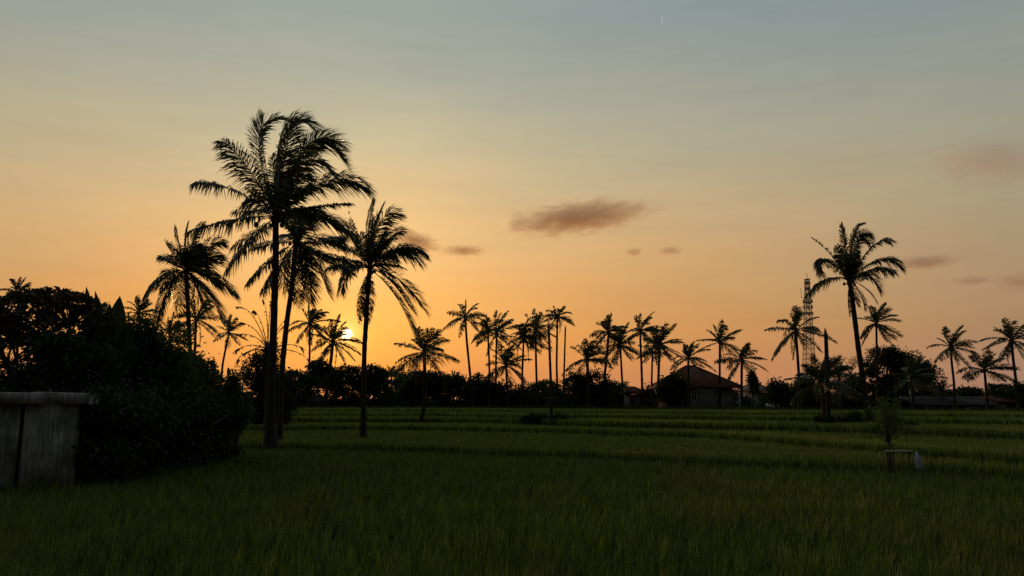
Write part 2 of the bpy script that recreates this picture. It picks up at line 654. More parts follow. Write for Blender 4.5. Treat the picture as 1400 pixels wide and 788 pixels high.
def trunk_mesh(pts, r0, r1, rng, flare=1.0, seg=34, sides=12, fl=22):
    """pts: list of world points from foot to crown, smoothed"""
    pts = np.asarray(pts, float)
    s = np.concatenate([[0], np.cumsum(np.linalg.norm(np.diff(pts, axis=0), axis=1))])
    u = np.linspace(0, s[-1], seg)
    P = np.stack([np.interp(u, s, pts[:, k]) for k in range(3)], 1)
    for _ in range(4):
        P[1:-1] = (P[:-2] + 2 * P[1:-1] + P[2:]) / 4
    t = u / u[-1]
    r = r0 + (r1 - r0) * t ** .8 + r0 * flare * np.exp(-t * fl)
    r = r * (1 + .045 * np.sin(np.arange(seg) * 2.6) + rng.normal(0, .025, seg))
    m = MB()
    m.tube(P, r, sides)
    return m


def palm(label, crown_px, d, trunk_px, rad_px, seed, n=18, hero=None, wtop=None, group='coconut palms round the paddies', roll_sd=.5,
         nuts=4, dead=0, low=-38, leafn=None, droop=.55, wind=(.55, .1, .05), tatter=.4, sides=10, foot_z=None, strong_wind=.16, elev=None, llk=.31, ww=1.0, base_w=1.22, flare=1.0, fl=22):
    rng = np.random.default_rng(seed)
    c = at(crown_px[0], crown_px[1], d)
    k = mpp(d)
    L = rad_px * k
    foot = at(trunk_px[0][0], trunk_px[0][1], d)
    zf = gz(foot[0], foot[1]) if foot_z is None else foot_z
    foot[2] = zf - .12
    root = thing('palm_tree', (foot[0], foot[1], zf), label, 'palm tree', group)
    loc = np.array(root.location)
    tp = [foot] + [at(x, y, d) for x, y in trunk_px[1:]] + [c + np.array([0, 0, -.02 * L])]
    wt = (wtop if wtop else 3.4) * k / 2
    rib_n = leafn or max(30, min(84, int(rad_px * 1.25)))
    tr = trunk_mesh([p - loc for p in tp], wt * base_w, wt, rng, sides=sides, flare=flare, fl=fl)
    tr.build('trunk', M['trunk'], root, smooth=True)
    c = c - loc
    # crown heart: fibre sheath and leaf bases
    hb = MB()
    hr = wt * 1.25
    hb.tube([c + np.array([0, 0, -L * .10]), c + np.array([0, 0, -.03 * L]), c + np.array([0, 0, .05 * L]), c + np.array([0.02 * L, 0, .14 * L])], [wt, hr, hr * .9, hr * .35], 9)
    for q in range(7):
        a = rng.uniform(0, 6.28)
        hb.bar(c + np.array([math.cos(a) * hr * .6, math.sin(a) * hr * .6, -.02 * L]), c + np.array([math.cos(a) * hr * 2.2, math.sin(a) * hr * 2.2, L * rng.uniform(-.05, .14)]), hr * .5)
    crown = hb.build('crown', M['trunk'], root)
    lw = max(.075, 1.55 * k) * ww
    specs = []
    if hero:
        for h in hero:
            tip, mid, dy = h[0], h[1], h[2]
            o = h[3] if len(h) > 3 else {}
            P2 = at(tip[0], tip[1], d + dy) - loc
            Pm = at(mid[0], mid[1], d + dy * .45) - loc
            P1 = 2 * Pm - .5 * (c + P2)            # the curve passes through the given mid point
            specs.append((c, P1, P2, o))
    swp = strong_wind * rng.uniform(.1, 1.3) - .02
    sagf = rng.uniform(.55, 1.15)
    for i in range(n):
        f = (i + .5) / n
        az = i * 2.39996 + rng.uniform(-.3, .3)
        e = math.radians((84 + (low - 84) * f ** 1.0) + rng.normal(0, 9))
        dv = np.array([math.cos(az) * math.cos(e), math.sin(az) * math.cos(e), math.sin(e)])
        Li = L * rng.uniform(.78, 1.14) * (1.0 if e > 0 else .92) * (.72 if hero else 1)
        P1 = c + dv * Li * .55
        hz = np.array([math.cos(az), math.sin(az), 0])
        wv = np.array([swp, .02, 0]) * Li * (1.0 if e > .5 else .5)
        sag = sagf * rng.uniform(.5, 1.5)
        P2 = c + dv * Li * .88 + hz * Li * .14 * math.cos(e) + wv + np.array([0, 0, -Li * (.04 + .30 * max(0, math.cos(e))) * sag])
        o = {}
        if rng.random() < .12:
            o = dict(gaps=4, tmax=rng.uniform(.7, .9))
        elif rng.random() < .1:
            o = dict(ll=.12 * L, n=rib_n * .7)
        if 'll' in o:
            o['ll'] = .15
        specs.append((c, P1, P2, o))
    for (a, b, e_, o) in specs:
        length = np.linalg.norm(b - a) + np.linalg.norm(e_ - b)
        ll = o.get('ll', llk) * L * 1.12
        rl = o.get('roll', rng.normal(0, roll_sd))
        rib, leaf = frond_mesh(a, b, e_, max(12, int((o['n'] * 1.35 if 'n' in o else rib_n) * min(1.25, length / L))), ll, lw * o.get('w', 1), rl, o.get('droop', droop * rng.uniform(.7, 1.4)), o.get('wind', wind), rng,
                               tmin=o.get('tmin', .16), tmax=o.get('tmax', 1.0), gaps=o.get('gaps', int(rng.random() < tatter) + int(rng.random() < tatter)), rach=max(.022, .5 * k) * 1.3)
        join_frond('frond', rib, leaf, crown, M['dead'] if o.get('dead') else M['frond'])
    # old dry fronds hanging down the trunk
    for i in range(dead):
        az = rng.uniform(0, 6.28)
        hz = np.array([math.cos(az), math.sin(az), 0])
        P1 = c + hz * L * .28 + np.array([0, 0, -.05 * L])
        P2 = c + hz * L * rng.uniform(.12, .3) + np.array([0, 0, -L * rng.uniform(.6, .95)])
        rib, leaf = frond_mesh(c, P1, P2, int(rib_n * .6), .13 * L, lw, rng.normal(0, .8), 1.0, (.2, 0, 0), rng, gaps=3, rach=max(.02, .6 * k))
        o = join_frond('frond', rib, leaf, crown, M['dead'])
        o['label'] = 'dry brown frond hanging against the trunk'
    for i in range(nuts):
        a = rng.uniform(0, 6.28)
        b = MB()
        b.ball(c + np.array([math.cos(a) * hr * 1.9, math.sin(a) * hr * 1.9, -L * rng.uniform(.03, .12)]), min(.15, .034 * L), rng)
        b.build('coconut', M['coconut'], crown, smooth=True)
    return root, crown, c, loc


def X2(x, y, s, ox, oy):
    return (ox + x / s, oy + y / s)


def q2(*a):      # crop (180,130) scale 2.919
    return X2(a[0], a[1], 2.919, 180, 130)


def q3(*a):      # crop (180,370) scale 2.919
    return X2(a[0], a[1], 2.919, 180, 370)


def q6(*a):      # crop (1040,290) scale 3.75
    return X2(a[0], a[1], 3.75, 1040, 290)


# P1, the tallest
hero1 = [
    (q2(265, 355), q2(400, 378), -1.0, dict(droop=.95, roll=.2, n=64, ll=.34)),
    (q2(372, 188), q2(470, 300), .8, dict(droop=.75, roll=.9, n=66, ll=.36, wind=(-.1, 0, 0))),
    (q2(582, 98), q2(508, 190), -.6, dict(droop=.35, roll=1.2, n=76, ll=.33, wind=(.35, 0, .1))),
    (q2(522, 84), q2(524, 215), .9, dict(droop=.3, roll=1.0, n=70, ll=.32, wind=(.3, 0, .1))),
    (q2(715, 125), q2(615, 155), .8, dict(droop=.4, roll=.8, n=76, ll=.33)),
    (q2(680, 102), q2(597, 200), 1.5, dict(droop=.35, roll=.6, n=70, ll=.32)),
    (q2(845, 262), q2(712, 195), -.8, dict(droop=.5, roll=.7, n=74, ll=.32)),
    (q2(835, 195), q2(690, 210), 1.2, dict(droop=.35, roll=.5, n=74, ll=.32)),
    (q2(800, 320), q2(680, 270), -2.0, dict(droop=.7, roll=.4, n=60)),
    (q2(925, 365), q2(770, 345), .6, dict(droop=.75, roll=.35, n=74, ll=.34)),
    (q2(872, 434), q2(740, 446), -.5, dict(droop=.8, roll=0, n=60, ll=.14, wind=(.3, 0, 0))),
    (q2(890, 590), q2(770, 485), .8, dict(droop=.9, roll=.2, n=66)),
    (q2(850, 540), q2(730, 480), -1.6, dict(droop=.9, roll=.4, n=60)),
    (q2(240, 540), q2(420, 495), -.6, dict(droop=1.25, roll=.15, n=60, ll=.26, gaps=3)),
    (q2(388, 690), q2(475, 580), .7, dict(droop=.8, roll=.3, n=60)),
    (q2(420, 600), q2(500, 545), -1.6, dict(droop=.9, roll=.4, n=56)),
    (q2(640, 110), q2(610, 260), -2.2, dict(droop=.3, roll=.3, n=60)),
    (q2(600, 230), q2(590, 340), -2.6, dict(droop=.4, roll=.7, n=60)),
    (q2(690, 300), q2(640, 380), -2.6, dict(droop=.6, roll=.5, n=60)),
    (q2(560, 250), q2(570, 370), 2.4, dict(droop=.4, roll=.9, n=60)),
    (q2(740, 220), q2(650, 290), 2.2, dict(droop=.5, roll=.6, n=60)),
    (q2(470, 380), q2(530, 430), -2.4, dict(droop=.8, roll=.3, n=50)),
    (q2(660, 520), q2(640, 470), -2.8, dict(droop=.9, roll=.3, n=50)),
    (q2(720, 520), q2(660, 485), 2.6, dict(droop=.9, roll=.3, n=50)),
    (q2(450, 480), q2(520, 460), 2.6, dict(droop=.9, roll=.3, n=50)),
]
r1 = palm('tallest coconut palm, broad windswept crown on a thick trunk left of the sun', q2(575, 485), 43, [(372, 612), (369, 585), (371, 540), (374, 450), (377, 360)], 105, 11, n=12, low=12,
          hero=hero1, wtop=8.5, nuts=7, dead=0, sides=14, llk=.29, base_w=1.4, flare=1.7, fl=13)
# a loose nut hanging out on its stalk
_rng = np.random.default_rng(5)
b = MB()
pn = at(*q2(497, 518), 43) - r1[3]
b.ball(pn, .15, _rng)
b.bar(pn + np.array([0, 0, .12]), at(*q2(520, 495), 43) - r1[3], .05)
b.bar(at(*q2(520, 495), 43) - r1[3], r1[2], .06)
b.build('coconut', M['coconut'], r1[1], smooth=True)

hero2 = [
    (q2(690, 800), q2(690, 640), -.8, dict(droop=.5, roll=.8)),
    (q2(640, 800), q2(640, 670), .8, dict(droop=.5, roll=.3)),
    (q2(715, 830), q2(700, 690), 1.2, dict(droop=.5, roll=.5)),
    (q2(660, 830), q2(665, 700), -1.4, dict(droop=.5, roll=.9)),
    (q2(780, 785), q2(730, 670), -.5, dict(droop=.6, roll=.3)),
    (q2(615, 780), q2(612, 680), 1.4, dict(droop=.6, roll=.6)),
    (q2(895, 665), q2(780, 640), .6, dict(droop=.8, roll=.2)),
    (q2(860, 700), q2(770, 655), -1.4, dict(droop=.8, roll=.3)),
    (q2(830, 570), q2(750, 585), -.6, dict(droop=.7, roll=.2)),
    (q2(850, 610), q2(760, 570), 1.4, dict(droop=.7, roll=.3)),
    (q2(470, 745), q2(560, 655), .6, dict(droop=.8, roll=.2)),
    (q2(530, 775), q2(590, 680), -1.0, dict(droop=.8, roll=.3)),
    (q2(600, 560), q2(640, 560), 2.0, {}),
    (q2(700, 490), q2(670, 540), -1.0, {}),
    (q2(610, 500), q2(635, 540), .6, {}),
]
palm('coconut palm with limp hanging fronds half hidden behind the tallest palm', q2(655, 585), 47, [(383, 575), (386, 500), (392, 440), (399, 394)], 78, 12, n=6, low=-30, hero=hero2, wtop=6.5, nuts=3, dead=2, llk=.32)

hero3 = [
    (q2(965, 430), q2(945, 550), .4, dict(droop=.3, roll=.9)),
    (q2(1055, 472), q2(985, 520), -.5, dict(droop=.4, roll=.8)),
    (q2(1000, 450), q2(965, 560), .8, dict(droop=.3, roll=.5)),
    (q2(1072, 545), q2(1010, 590), .7, dict(droop=.5, roll=.5)),
    (q2(1155, 628), q2(1060, 615), -.5, dict(droop=.9, roll=.25)),
    (q2(1140, 660), q2(1050, 625), 1.0, dict(droop=.9, roll=.3)),
    (q3(1168, 155), q3(1060, 30), .7, dict(droop=.7, roll=.3)),
    (q3(1128, 268), q3(1055, 105), -.5, dict(droop=.7, roll=.3)),
    (q3(1110, 150), q3(1030, 40), -1.3, dict(droop=.7, roll=.3)),
    (q2(868, 470), q2(895, 560), -.3, dict(droop=.8, n=34, gaps=4, ll=.12)),
    (q2(825, 600), q2(885, 625), .5, dict(droop=.9, roll=.2)),
    (q2(838, 775), q2(880, 700), -.6, dict(droop=.8, roll=.3)),
    (q2(860, 700), q2(900, 680), 1.2, dict(droop=.8, roll=.3)),
    (q3(908, 205), q3(915, 100), -.3, dict(droop=.5, dead=True, ll=.12, roll=.7)),
    (q3(945, 205), q3(955, 90), -.5, dict(droop=.5, dead=True, ll=.11, roll=.7)),
    (q3(925, 180), q3(930, 90), .6, dict(droop=.5, dead=True, ll=.12, roll=.4)),
    (q2(1000, 560), q2(975, 620), -1.6, {}),
    (q2(910, 560), q2(930, 620), 1.4, {}),
    (q2(1030, 640), q2(990, 660), -1.8, {}),
    (q2(960, 500), q2(950, 600), 1.5, {}),
]
palm('slim coconut palm just right of the sun with one frond arching down', q2(950, 693), 49.5, [(497, 597), (497, 560), (498, 480), (503, 400)], 78, 13, n=5, low=15, hero=hero3, wtop=6.0, nuts=4, dead=0, llk=.33, flare=1.3, fl=16)

hero4 = [
    (q2(180, 535), q2(195, 620), .4, dict(droop=.4, roll=.8)),
    (q2(272, 528), q2(235, 610), -.5, dict(droop=.4, roll=.8)),
    (q2(225, 525), q2(215, 610), .9, dict(droop=.4, roll=.5)),
    (q2(346, 590), q2(285, 615), .5, dict(droop=.6, roll=.4)),
    (q2(335, 640), q2(280, 665), -.7, dict(droop=.6, roll=.4)),
    (q2(398, 785), q2(315, 720), .6, dict(droop=.8, roll=.3)),
    (q2(330, 760), q2(280, 715), -1.3, dict(droop=.8, roll=.3)),
    (q2(60, 790), q2(135, 715), -.5, dict(droop=.8, roll=.3)),
    (q2(128, 650), q2(165, 670), .5, dict(droop=.6, roll=.3)),
    (q2(140, 600), q2(175, 650), -1.2, dict(droop=.6, roll=.4)),
    (q3(103, 190), q3(150, 65), .6, dict(droop=.7, roll=.3)),
    (q3(352, 185), q3(295, 75), -.4, dict(droop=.7, roll=.3)),
    (q3(300, 160), q3(262, 65), .9, dict(droop=.7, roll=.3)),
    (q3(185, 150), q3(195, 60), -1.2, dict(droop=.7, roll=.3)),
    (q2(250, 600), q2(228, 650), -1.8, {}),
    (q2(190, 610), q2(205, 660), 1.8, {}),
    (q2(280, 700), q2(245, 690), -2.0, {}),
]
palm('dense round crowned coconut palm rising behind the left thicket', q2(218, 705), 50, [(262, 580), (260, 486), (257, 420)], 66, 14, n=13, low=-40, hero=hero4, wtop=5.4, nuts=4, dead=2, llk=.42)

hero5 = [
    (q6(413, 72), q6(432, 180), .5, dict(droop=.3, roll=.8)),
    (q6(510, 70), q6(468, 150), -.5, dict(droop=.4, roll=.8)),
    (q6(562, 165), q6(500, 160), .8, dict(droop=.5, roll=.6)),
    (q6(548, 120), q6(490, 150), -1.2, dict(droop=.5, roll=.6)),
    (q6(265, 135), q6(355, 215), -.3, dict(droop=.7, roll=.2, gaps=3, ll=.13)),
    (q6(310, 320), q6(330, 245), .5, dict(droop=.9, roll=.2)),
    (q6(290, 280), q6(340, 250), -.9, dict(droop=.9, roll=.2)),
    (q6(242, 425), q6(345, 345), -.4, dict(droop=.9, roll=.2)),
    (q6(662, 152), q6(570, 180), .4, dict(droop=.8, roll=.2, gaps=2)),
    (q6(716, 282), q6(610, 245), -.6, dict(droop=.9, roll=.2)),
    (q6(676, 312), q6(585, 295), .9, dict(droop=.9, roll=.2)),
    (q6(600, 398), q6(545, 320), -.4, dict(droop=.8, roll=.3)),
    (q6(596, 468), q6(540, 395), .2, dict(droop=.6, n=30, ll=.1)),
    (q6(535, 500), q6(510, 420), .6, dict(droop=.8, dead=True, ll=.13)),
    (q6(455, 530), q6(452, 440), -.3, dict(droop=.6, dead=True, ll=.1)),
    (q6(500, 480), q6(480, 420), -.6, dict(droop=.6, dead=True, ll=.12)),
    (q6(445, 230), q6(450, 290), -1.7, {}),
    (q6(500, 240), q6(475, 300), 1.7, {}),
    (q6(400, 230), q6(425, 290), 1.4, {}),
    (q6(520, 300), q6(490, 320), -1.9, {}),
    (q6(390, 180), q6(420, 260), -1.0, {}),
]
palm('tall leaning coconut palm with tattered crown over the right paddies', q6(455, 345), 56, [(1189, 566), (1183, 540), (1174, 480), (1166, 415)], 62, 15, n=4, low=15, hero=hero5, wtop=6.2, nuts=5, dead=0, llk=.28)

# the smaller palms: label, crown, distance, trunk (foot first), frond length in px, options
SMALL = [
    ('small palm crown poking above the leafy tree at the far left', (25, 400), 60, [(24, 560), (24, 470)], 26, dict(n=12, low=20, nuts=0)),
    ('palm crown peeping over the thicket between banana leaves and round crowned palm', (190, 428), 62, [(194, 560), (192, 480)], 28, dict(n=14, low=10, nuts=0)),
    ('smaller coconut palm tucked directly under the round crowned palm', (268, 437), 66, [(268, 560), (266, 490)], 40, dict(n=16, nuts=2, dead=2)),
    ('half hidden palm showing at the thicket edge left of the round crowned trunk', (232, 455), 64, [(232, 560), (232, 490)], 28, dict(n=12, low=-10, nuts=0)),
    ('little feathery palm standing alone between thicket and tallest trunk', (313, 455), 88, [(300, 560), (304, 500), (309, 474)], 26, dict(n=14, wtop=2.6, low=-45)),
    ('straight thin palm between the tallest trunk and the sun', (424, 443), 96, [(422, 560), (423, 500)], 36, dict(n=18, wtop=2.6, dead=1, low=-55)),
    ('palm standing in front of the sun with thin spread fronds', (455, 468), 97, [(444, 560), (448, 520), (453, 490)], 38, dict(n=17, wtop=4.2, dead=2, tatter=.8, low=-50)),
    ('nearer shaggy palm with long right frond, right of the slim palm', (580, 482), 70, [(573, 580), (580, 560), (581, 520)], 46, dict(n=19, wtop=4.6, dead=2, low=-40)),
    ('thin leaning palm with a bent spear on its crown', (636, 434), 98, [(648, 560), (643, 515), (638, 465)], 32, dict(n=15, wtop=3.0, low=-40, tatter=.8)),
    ('left palm of the crowded pair behind the low terrace bush', (667, 452), 100, [(670, 562), (669, 500)], 32, dict(n=15, wtop=2.6)),
    ('upright palm rising between two crowded neighbours left of centre', (679, 456), 104, [(678, 562), (678, 500)], 36, dict(n=15, wtop=2.6, low=-30)),
    ('short full palm at the foot of the crowded palms', (692, 500), 95, [(695, 562), (693, 530)], 36, dict(n=18, wtop=3.0, low=-45)),
    ('shaggy palm directly left of the tall dark crowned one', (716, 464), 100, [(714, 562), (714, 510)], 34, dict(n=17, wtop=2.8, dead=2)),
    ('tall dark crowned palm beside the bare trunk', (732, 450), 98, [(735, 562), (733, 500)], 34, dict(n=19, wtop=2.9, dead=1, low=-50)),
    ('high slender palm between the two bare trunks', (762, 434), 100, [(763, 562), (761, 500)], 27, dict(n=14, wtop=2.7, low=-35, dead=1)),
    ('low bushy young palm with bare drooping stems', (803, 492), 92, [(804, 560), (804, 530)], 36, dict(n=18, wtop=4.0, low=-20, nuts=0, tatter=.9)),
    ('left palm of the crossing pair before the small red roof', (832, 455), 96, [(824, 560), (827, 510), (831, 475)], 30, dict(n=18, wtop=3.2, low=-55, dead=1)),
    ('right palm of the crossing pair with shaggy full crown', (848, 472), 95, [(853, 560), (850, 510)], 32, dict(n=19, wtop=2.7, low=-55)),
    ('airy palm over the small red roof', (875, 453), 98, [(879, 560), (877, 500)], 31, dict(n=16, wtop=2.9, low=-45)),
    ('heavy dark palm left of the big roof', (902, 472), 92, [(899, 560), (900, 520)], 34, dict(n=22, wtop=3.2, low=-55, dead=2)),
    ('thin palm hidden behind the heavy dark palm', (892, 482), 102, [(891, 560), (891, 520)], 26, dict(n=12, wtop=2.4)),
    ('spiky palm in front of the big roof', (941, 490), 86, [(941, 562), (941, 520)], 31, dict(n=17, wtop=2.7, low=-35)),
    ('open crowned palm rising above the right slope of the big roof', (984, 468), 94, [(984, 562), (984, 510)], 33, dict(n=16, wtop=2.8, low=-25, dead=2)),
    ('low arching palm at the right corner of the big house', (1014, 492), 86, [(1015, 562), (1014, 530)], 33, dict(n=17, wtop=3.2, low=-55)),
    ('palm covering the left side of the mast', (1088, 452), 84, [(1093, 562), (1092, 510), (1090, 480)], 41, dict(n=18, wtop=3.4, low=-55, dead=2)),
    ('palm standing right beside the tall leaning one', (1198, 442), 92, [(1201, 562), (1199, 500)], 34, dict(n=17, wtop=2.8, low=-50)),
    ('windblown palm behind the long low building', (1300, 474), 86, [(1306, 562), (1304, 520), (1301, 495)], 34, dict(n=17, wtop=2.9, low=-50, dead=1, strong_wind=.3)),
    ('wide crowned palm in front of the long low building', (1346, 506), 78, [(1351, 566), (1348, 530)], 37, dict(n=17, wtop=3.2, low=-20)),
    ('palm at the far right edge, only its left half whole', (1383, 466), 84, [(1392, 562), (1389, 520), (1385, 490)], 38, dict(n=18, wtop=3.4, low=-45, dead=1)),
    ('dark drooping young palm before the round shade tree', (1247, 515), 76, [(1249, 565), (1248, 545)], 33, dict(n=18, wtop=3.2, low=-50, nuts=0)),
    ('small stemless palm tuft behind the long low roof', (1288, 536), 92, [(1288, 562), (1288, 550)], 22, dict(n=13, wtop=2.6, low=5, nuts=0)),
    ('young palm between the sawn stump and the leaning trunk', (1147, 512), 76, [(1148, 566), (1147, 540)], 27, dict(n=16, wtop=3.0, low=-45, nuts=0)),
    ('dark many stemmed young palm crowding the sawn stump', (1124, 522), 56, [(1127, 574), (1126, 550)], 47, dict(n=22, wtop=4.4, low=-25, nuts=0)),
    ('small palm tip among the treetops right of the sun', (535, 515), 110, [(534, 562), (534, 540)], 20, dict(n=12, wtop=2.2, low=0, nuts=0)),
]
for i, (lab, cp, d, tp, rp, op) in enumerate(SMALL):
    op['n'] = int(op['n'] * 1.12)
    op.setdefault('llk', .26)
    op.setdefault('ww', .8)
    palm(lab, cp, d, tp, rp, 100 + i, **op)


# bare rachises with only their tips left, round the tallest trunk
def stripped_palm():
    rng = np.random.default_rng(77)
    d = 58
    c = at(366, 478, d)
    foot = at(366, 575, d)
    zf = gz(foot[0], foot[1])
    root = thing('palm_tree', (foot[0], foot[1], zf), 'ragged palm of nearly bare arching stems behind the tallest trunk', 'palm tree', 'coconut palms round the paddies')
    loc = np.array(root.location)
    tr = trunk_mesh([np.array([0, 0, -.1]), at(367, 530, d) - loc, c - loc], .3, .22, rng)
    tr.build('trunk', M['trunk'], root, smooth=True)
    c = c - loc
    hb = MB()
    hb.tube([c + np.array([0, 0, -.4]), c, c + np.array([0, 0, .5])], [.22, .3, .1], 9)
    crown = hb.build('crown', M['trunk'], root)
    s = 4.925
    tips = [((28, 98), (130, 165)), ((140, 130), (185, 210)), ((50, 205), (145, 255)), ((35, 283), (140, 300)), ((10, 395), (110, 355)), ((85, 405), (170, 370)), ((505, 465), (400, 395)), ((455, 375), (370, 352)),
            ((345, 190), (300, 240)), ((200, 55), (222, 180)), ((330, 230), (290, 280)), ((60, 500), (120, 420)), ((250, 60), (235, 200)), ((20, 470), (90, 400))]
    for k, (tp, md) in enumerate(tips):
        dy = rng.uniform(-1.2, 1.2)
        P2 = at(*X2(*tp, s, 320, 400), d + dy) - loc
        Pm = at(*X2(*md, s, 320, 400), d + dy * .5) - loc
        P1 = 2 * Pm - .5 * (c + P2)
        rib, leaf = frond_mesh(c, P1, P2, 11, .62, .10, rng.normal(0, .5), 1.0, (.2, 0, 0), rng, tmin=.86, rach=.042, taper=.2)
        # a few scraps left along the stem
        r2, l2 = frond_mesh(c, P1, P2, 4, .35, .09, 0, 1.3, (.2, 0, 0), rng, tmin=.4, tmax=.8, rach=.02)
        base = leaf.n
        leaf.v += l2.v
        leaf.f += [tuple(q + base for q in fc) for fc in l2.f]
        leaf.n += l2.n
        join_frond('frond', rib, leaf, crown, M['dead'])


stripped_palm()


def bare_trunk(label, pts, d, w0, w1, seed):
    rng = np.random.default_rng(seed)
    foot = at(*pts[0], d)
    zf = gz(foot[0], foot[1])
    foot[2] = zf - .1
    P = [foot] + [at(*p, d) for p in pts[1:]]
    m = trunk_mesh(P, w0 * mpp(d) / 2, w1 * mpp(d) / 2, rng, flare=.5)
    # torn top
    top = P[-1]
    for k in range(5):
        a = rng.uniform(0, 6.28)
        r = w1 * mpp(d) / 2 * .6
        q = top + np.array([math.cos(a) * r, math.sin(a) * r, -.05])
        m.tube([q, q + np.array([0, 0, .15]), q + np.array([rng.uniform(-.06, .06), 0, rng.uniform(.25, .5)])], [r * .5, r * .4, r * .1], 5)
    o = m.build('dead_palm', M['trunk'], None, smooth=True, origin=(foot[0], foot[1], zf))
    tag(o, label, 'dead trunk', 'dead crownless palm trunks')


bare_trunk('nearer bare palm trunk rooted on a terrace edge', [(754, 577), (753, 520), (750, 444)], 62, 4.4, 3.2, 1)
bare_trunk('further bare palm trunk right of the high slender palm', [(770, 562), (771, 520), (773, 448)], 98, 3.0, 2.2, 2)
bare_trunk('thick sawn off palm stump right of the mast', [(1132, 572), (1131, 510), (1129, 456)], 54.5, 6.5, 5.0, 3)


# ------------------------------------------------------------------ broadleaf trees and shrubs
def lobes_leaves(m, lobes, n, size, width, rng, clumps=26, sd=.26, shell=(.55, 1.0), updir=.25):
    tot = sum(r[0] * r[1] * r[2] for _, r in lobes) ** 1.0
    for c, r in lobes:
        c = np.asarray(c, float)
        r = np.asarray(r, float)
        k = max(6, int(clumps * (r[0] * r[2]) ** .5 / max(1e-6, max(q[1][0] for q in lobes))))
        dv = rng.normal(0, 1, (k, 3))
        dv /= np.linalg.norm(dv, axis=1)[:, None]
        cc = dv * rng.uniform(*shell, k)[:, None]
        nn = max(30, int(n * (r[0] * r[1] * r[2]) / tot))
        ids = rng.integers(0, k, nn)
        P = cc[ids] + rng.normal(0, sd, (nn, 3)) * rng.uniform(.6, 1.3, k)[ids][:, None]
        D = P * .6 + rng.normal(0, .7, (nn, 3)) + np.array([0, 0, updir])
        m.leaves(c + P * r, D, size, width, rng)


def tree(label, top_px, base_px, d, lobes_px, leaf, n, seed, mat='leaf_dark', name='broadleaf_tree', cat='tree', group='broadleaf trees behind the paddies', size_px=4.0, trunk_w=None, clumps=24, sd=.26, foot_z=None):
    """lobes_px: (x, y, rx, ry) in pixels"""
    rng = np.random.default_rng(seed)
    k = mpp(d)
    foot = at(base_px[0], base_px[1], d)
    zf = gz(foot[0], foot[1]) if foot_z is None else foot_z
    root = thing(name, (foot[0], foot[1], zf), label, cat, group)
    loc = np.array(root.location)
    lobes = []
    for x, y, rx, ry in lobes_px:
        dy = rng.uniform(-.5, .5) * rx * k
        lobes.append((at(x, y, d + dy) - loc, (rx * k, rx * k * .9, ry * k)))
    cen = np.mean([l[0] for l in lobes], 0)
    tw = (trunk_w or 3) * k / 2
    t = MB()
    fork = np.array([cen[0] * .5, cen[1] * .5, max(.5, min(l[0][2] for l in lobes) * .62)])
    t.tube([np.array([0, 0, -.15]), fork * .5 + rng.normal(0, .08, 3), fork], [tw * 1.4, tw * 1.1, tw], 8)
    for c, r in lobes:
        for q in range(3):
            e = c + rng.normal(0, .45, 3) * np.array(r)
            mid = (fork + e) / 2 + rng.normal(0, .08, 3) * np.linalg.norm(e - fork) + np.array([0, 0, .08 * np.linalg.norm(e - fork)])
            t.tube([fork, mid, e], [tw * .7, tw * .4, tw * .1], 6)
    t.build('trunk', M['bark'], root, smooth=True)
    m = MB()
    lobes_leaves(m, lobes, n, size_px * k, size_px * k * .5, rng, clumps, sd)
    m.build('crown', M[mat], root)
    return root


# big shade tree on the right
tree('big round shade tree behind the leaning palm', None, (1212, 562), 100,
     [(1212, 487, 22, 14), (1196, 503, 18, 14), (1232, 496, 22, 15), (1254, 512, 22, 17), (1238, 522, 30, 18), (1268, 528, 15, 14), (1205, 528, 20, 16), (1222, 542, 30, 14)], None, 24000, 21, size_px=3.4, trunk_w=7, clumps=40, sd=.19)
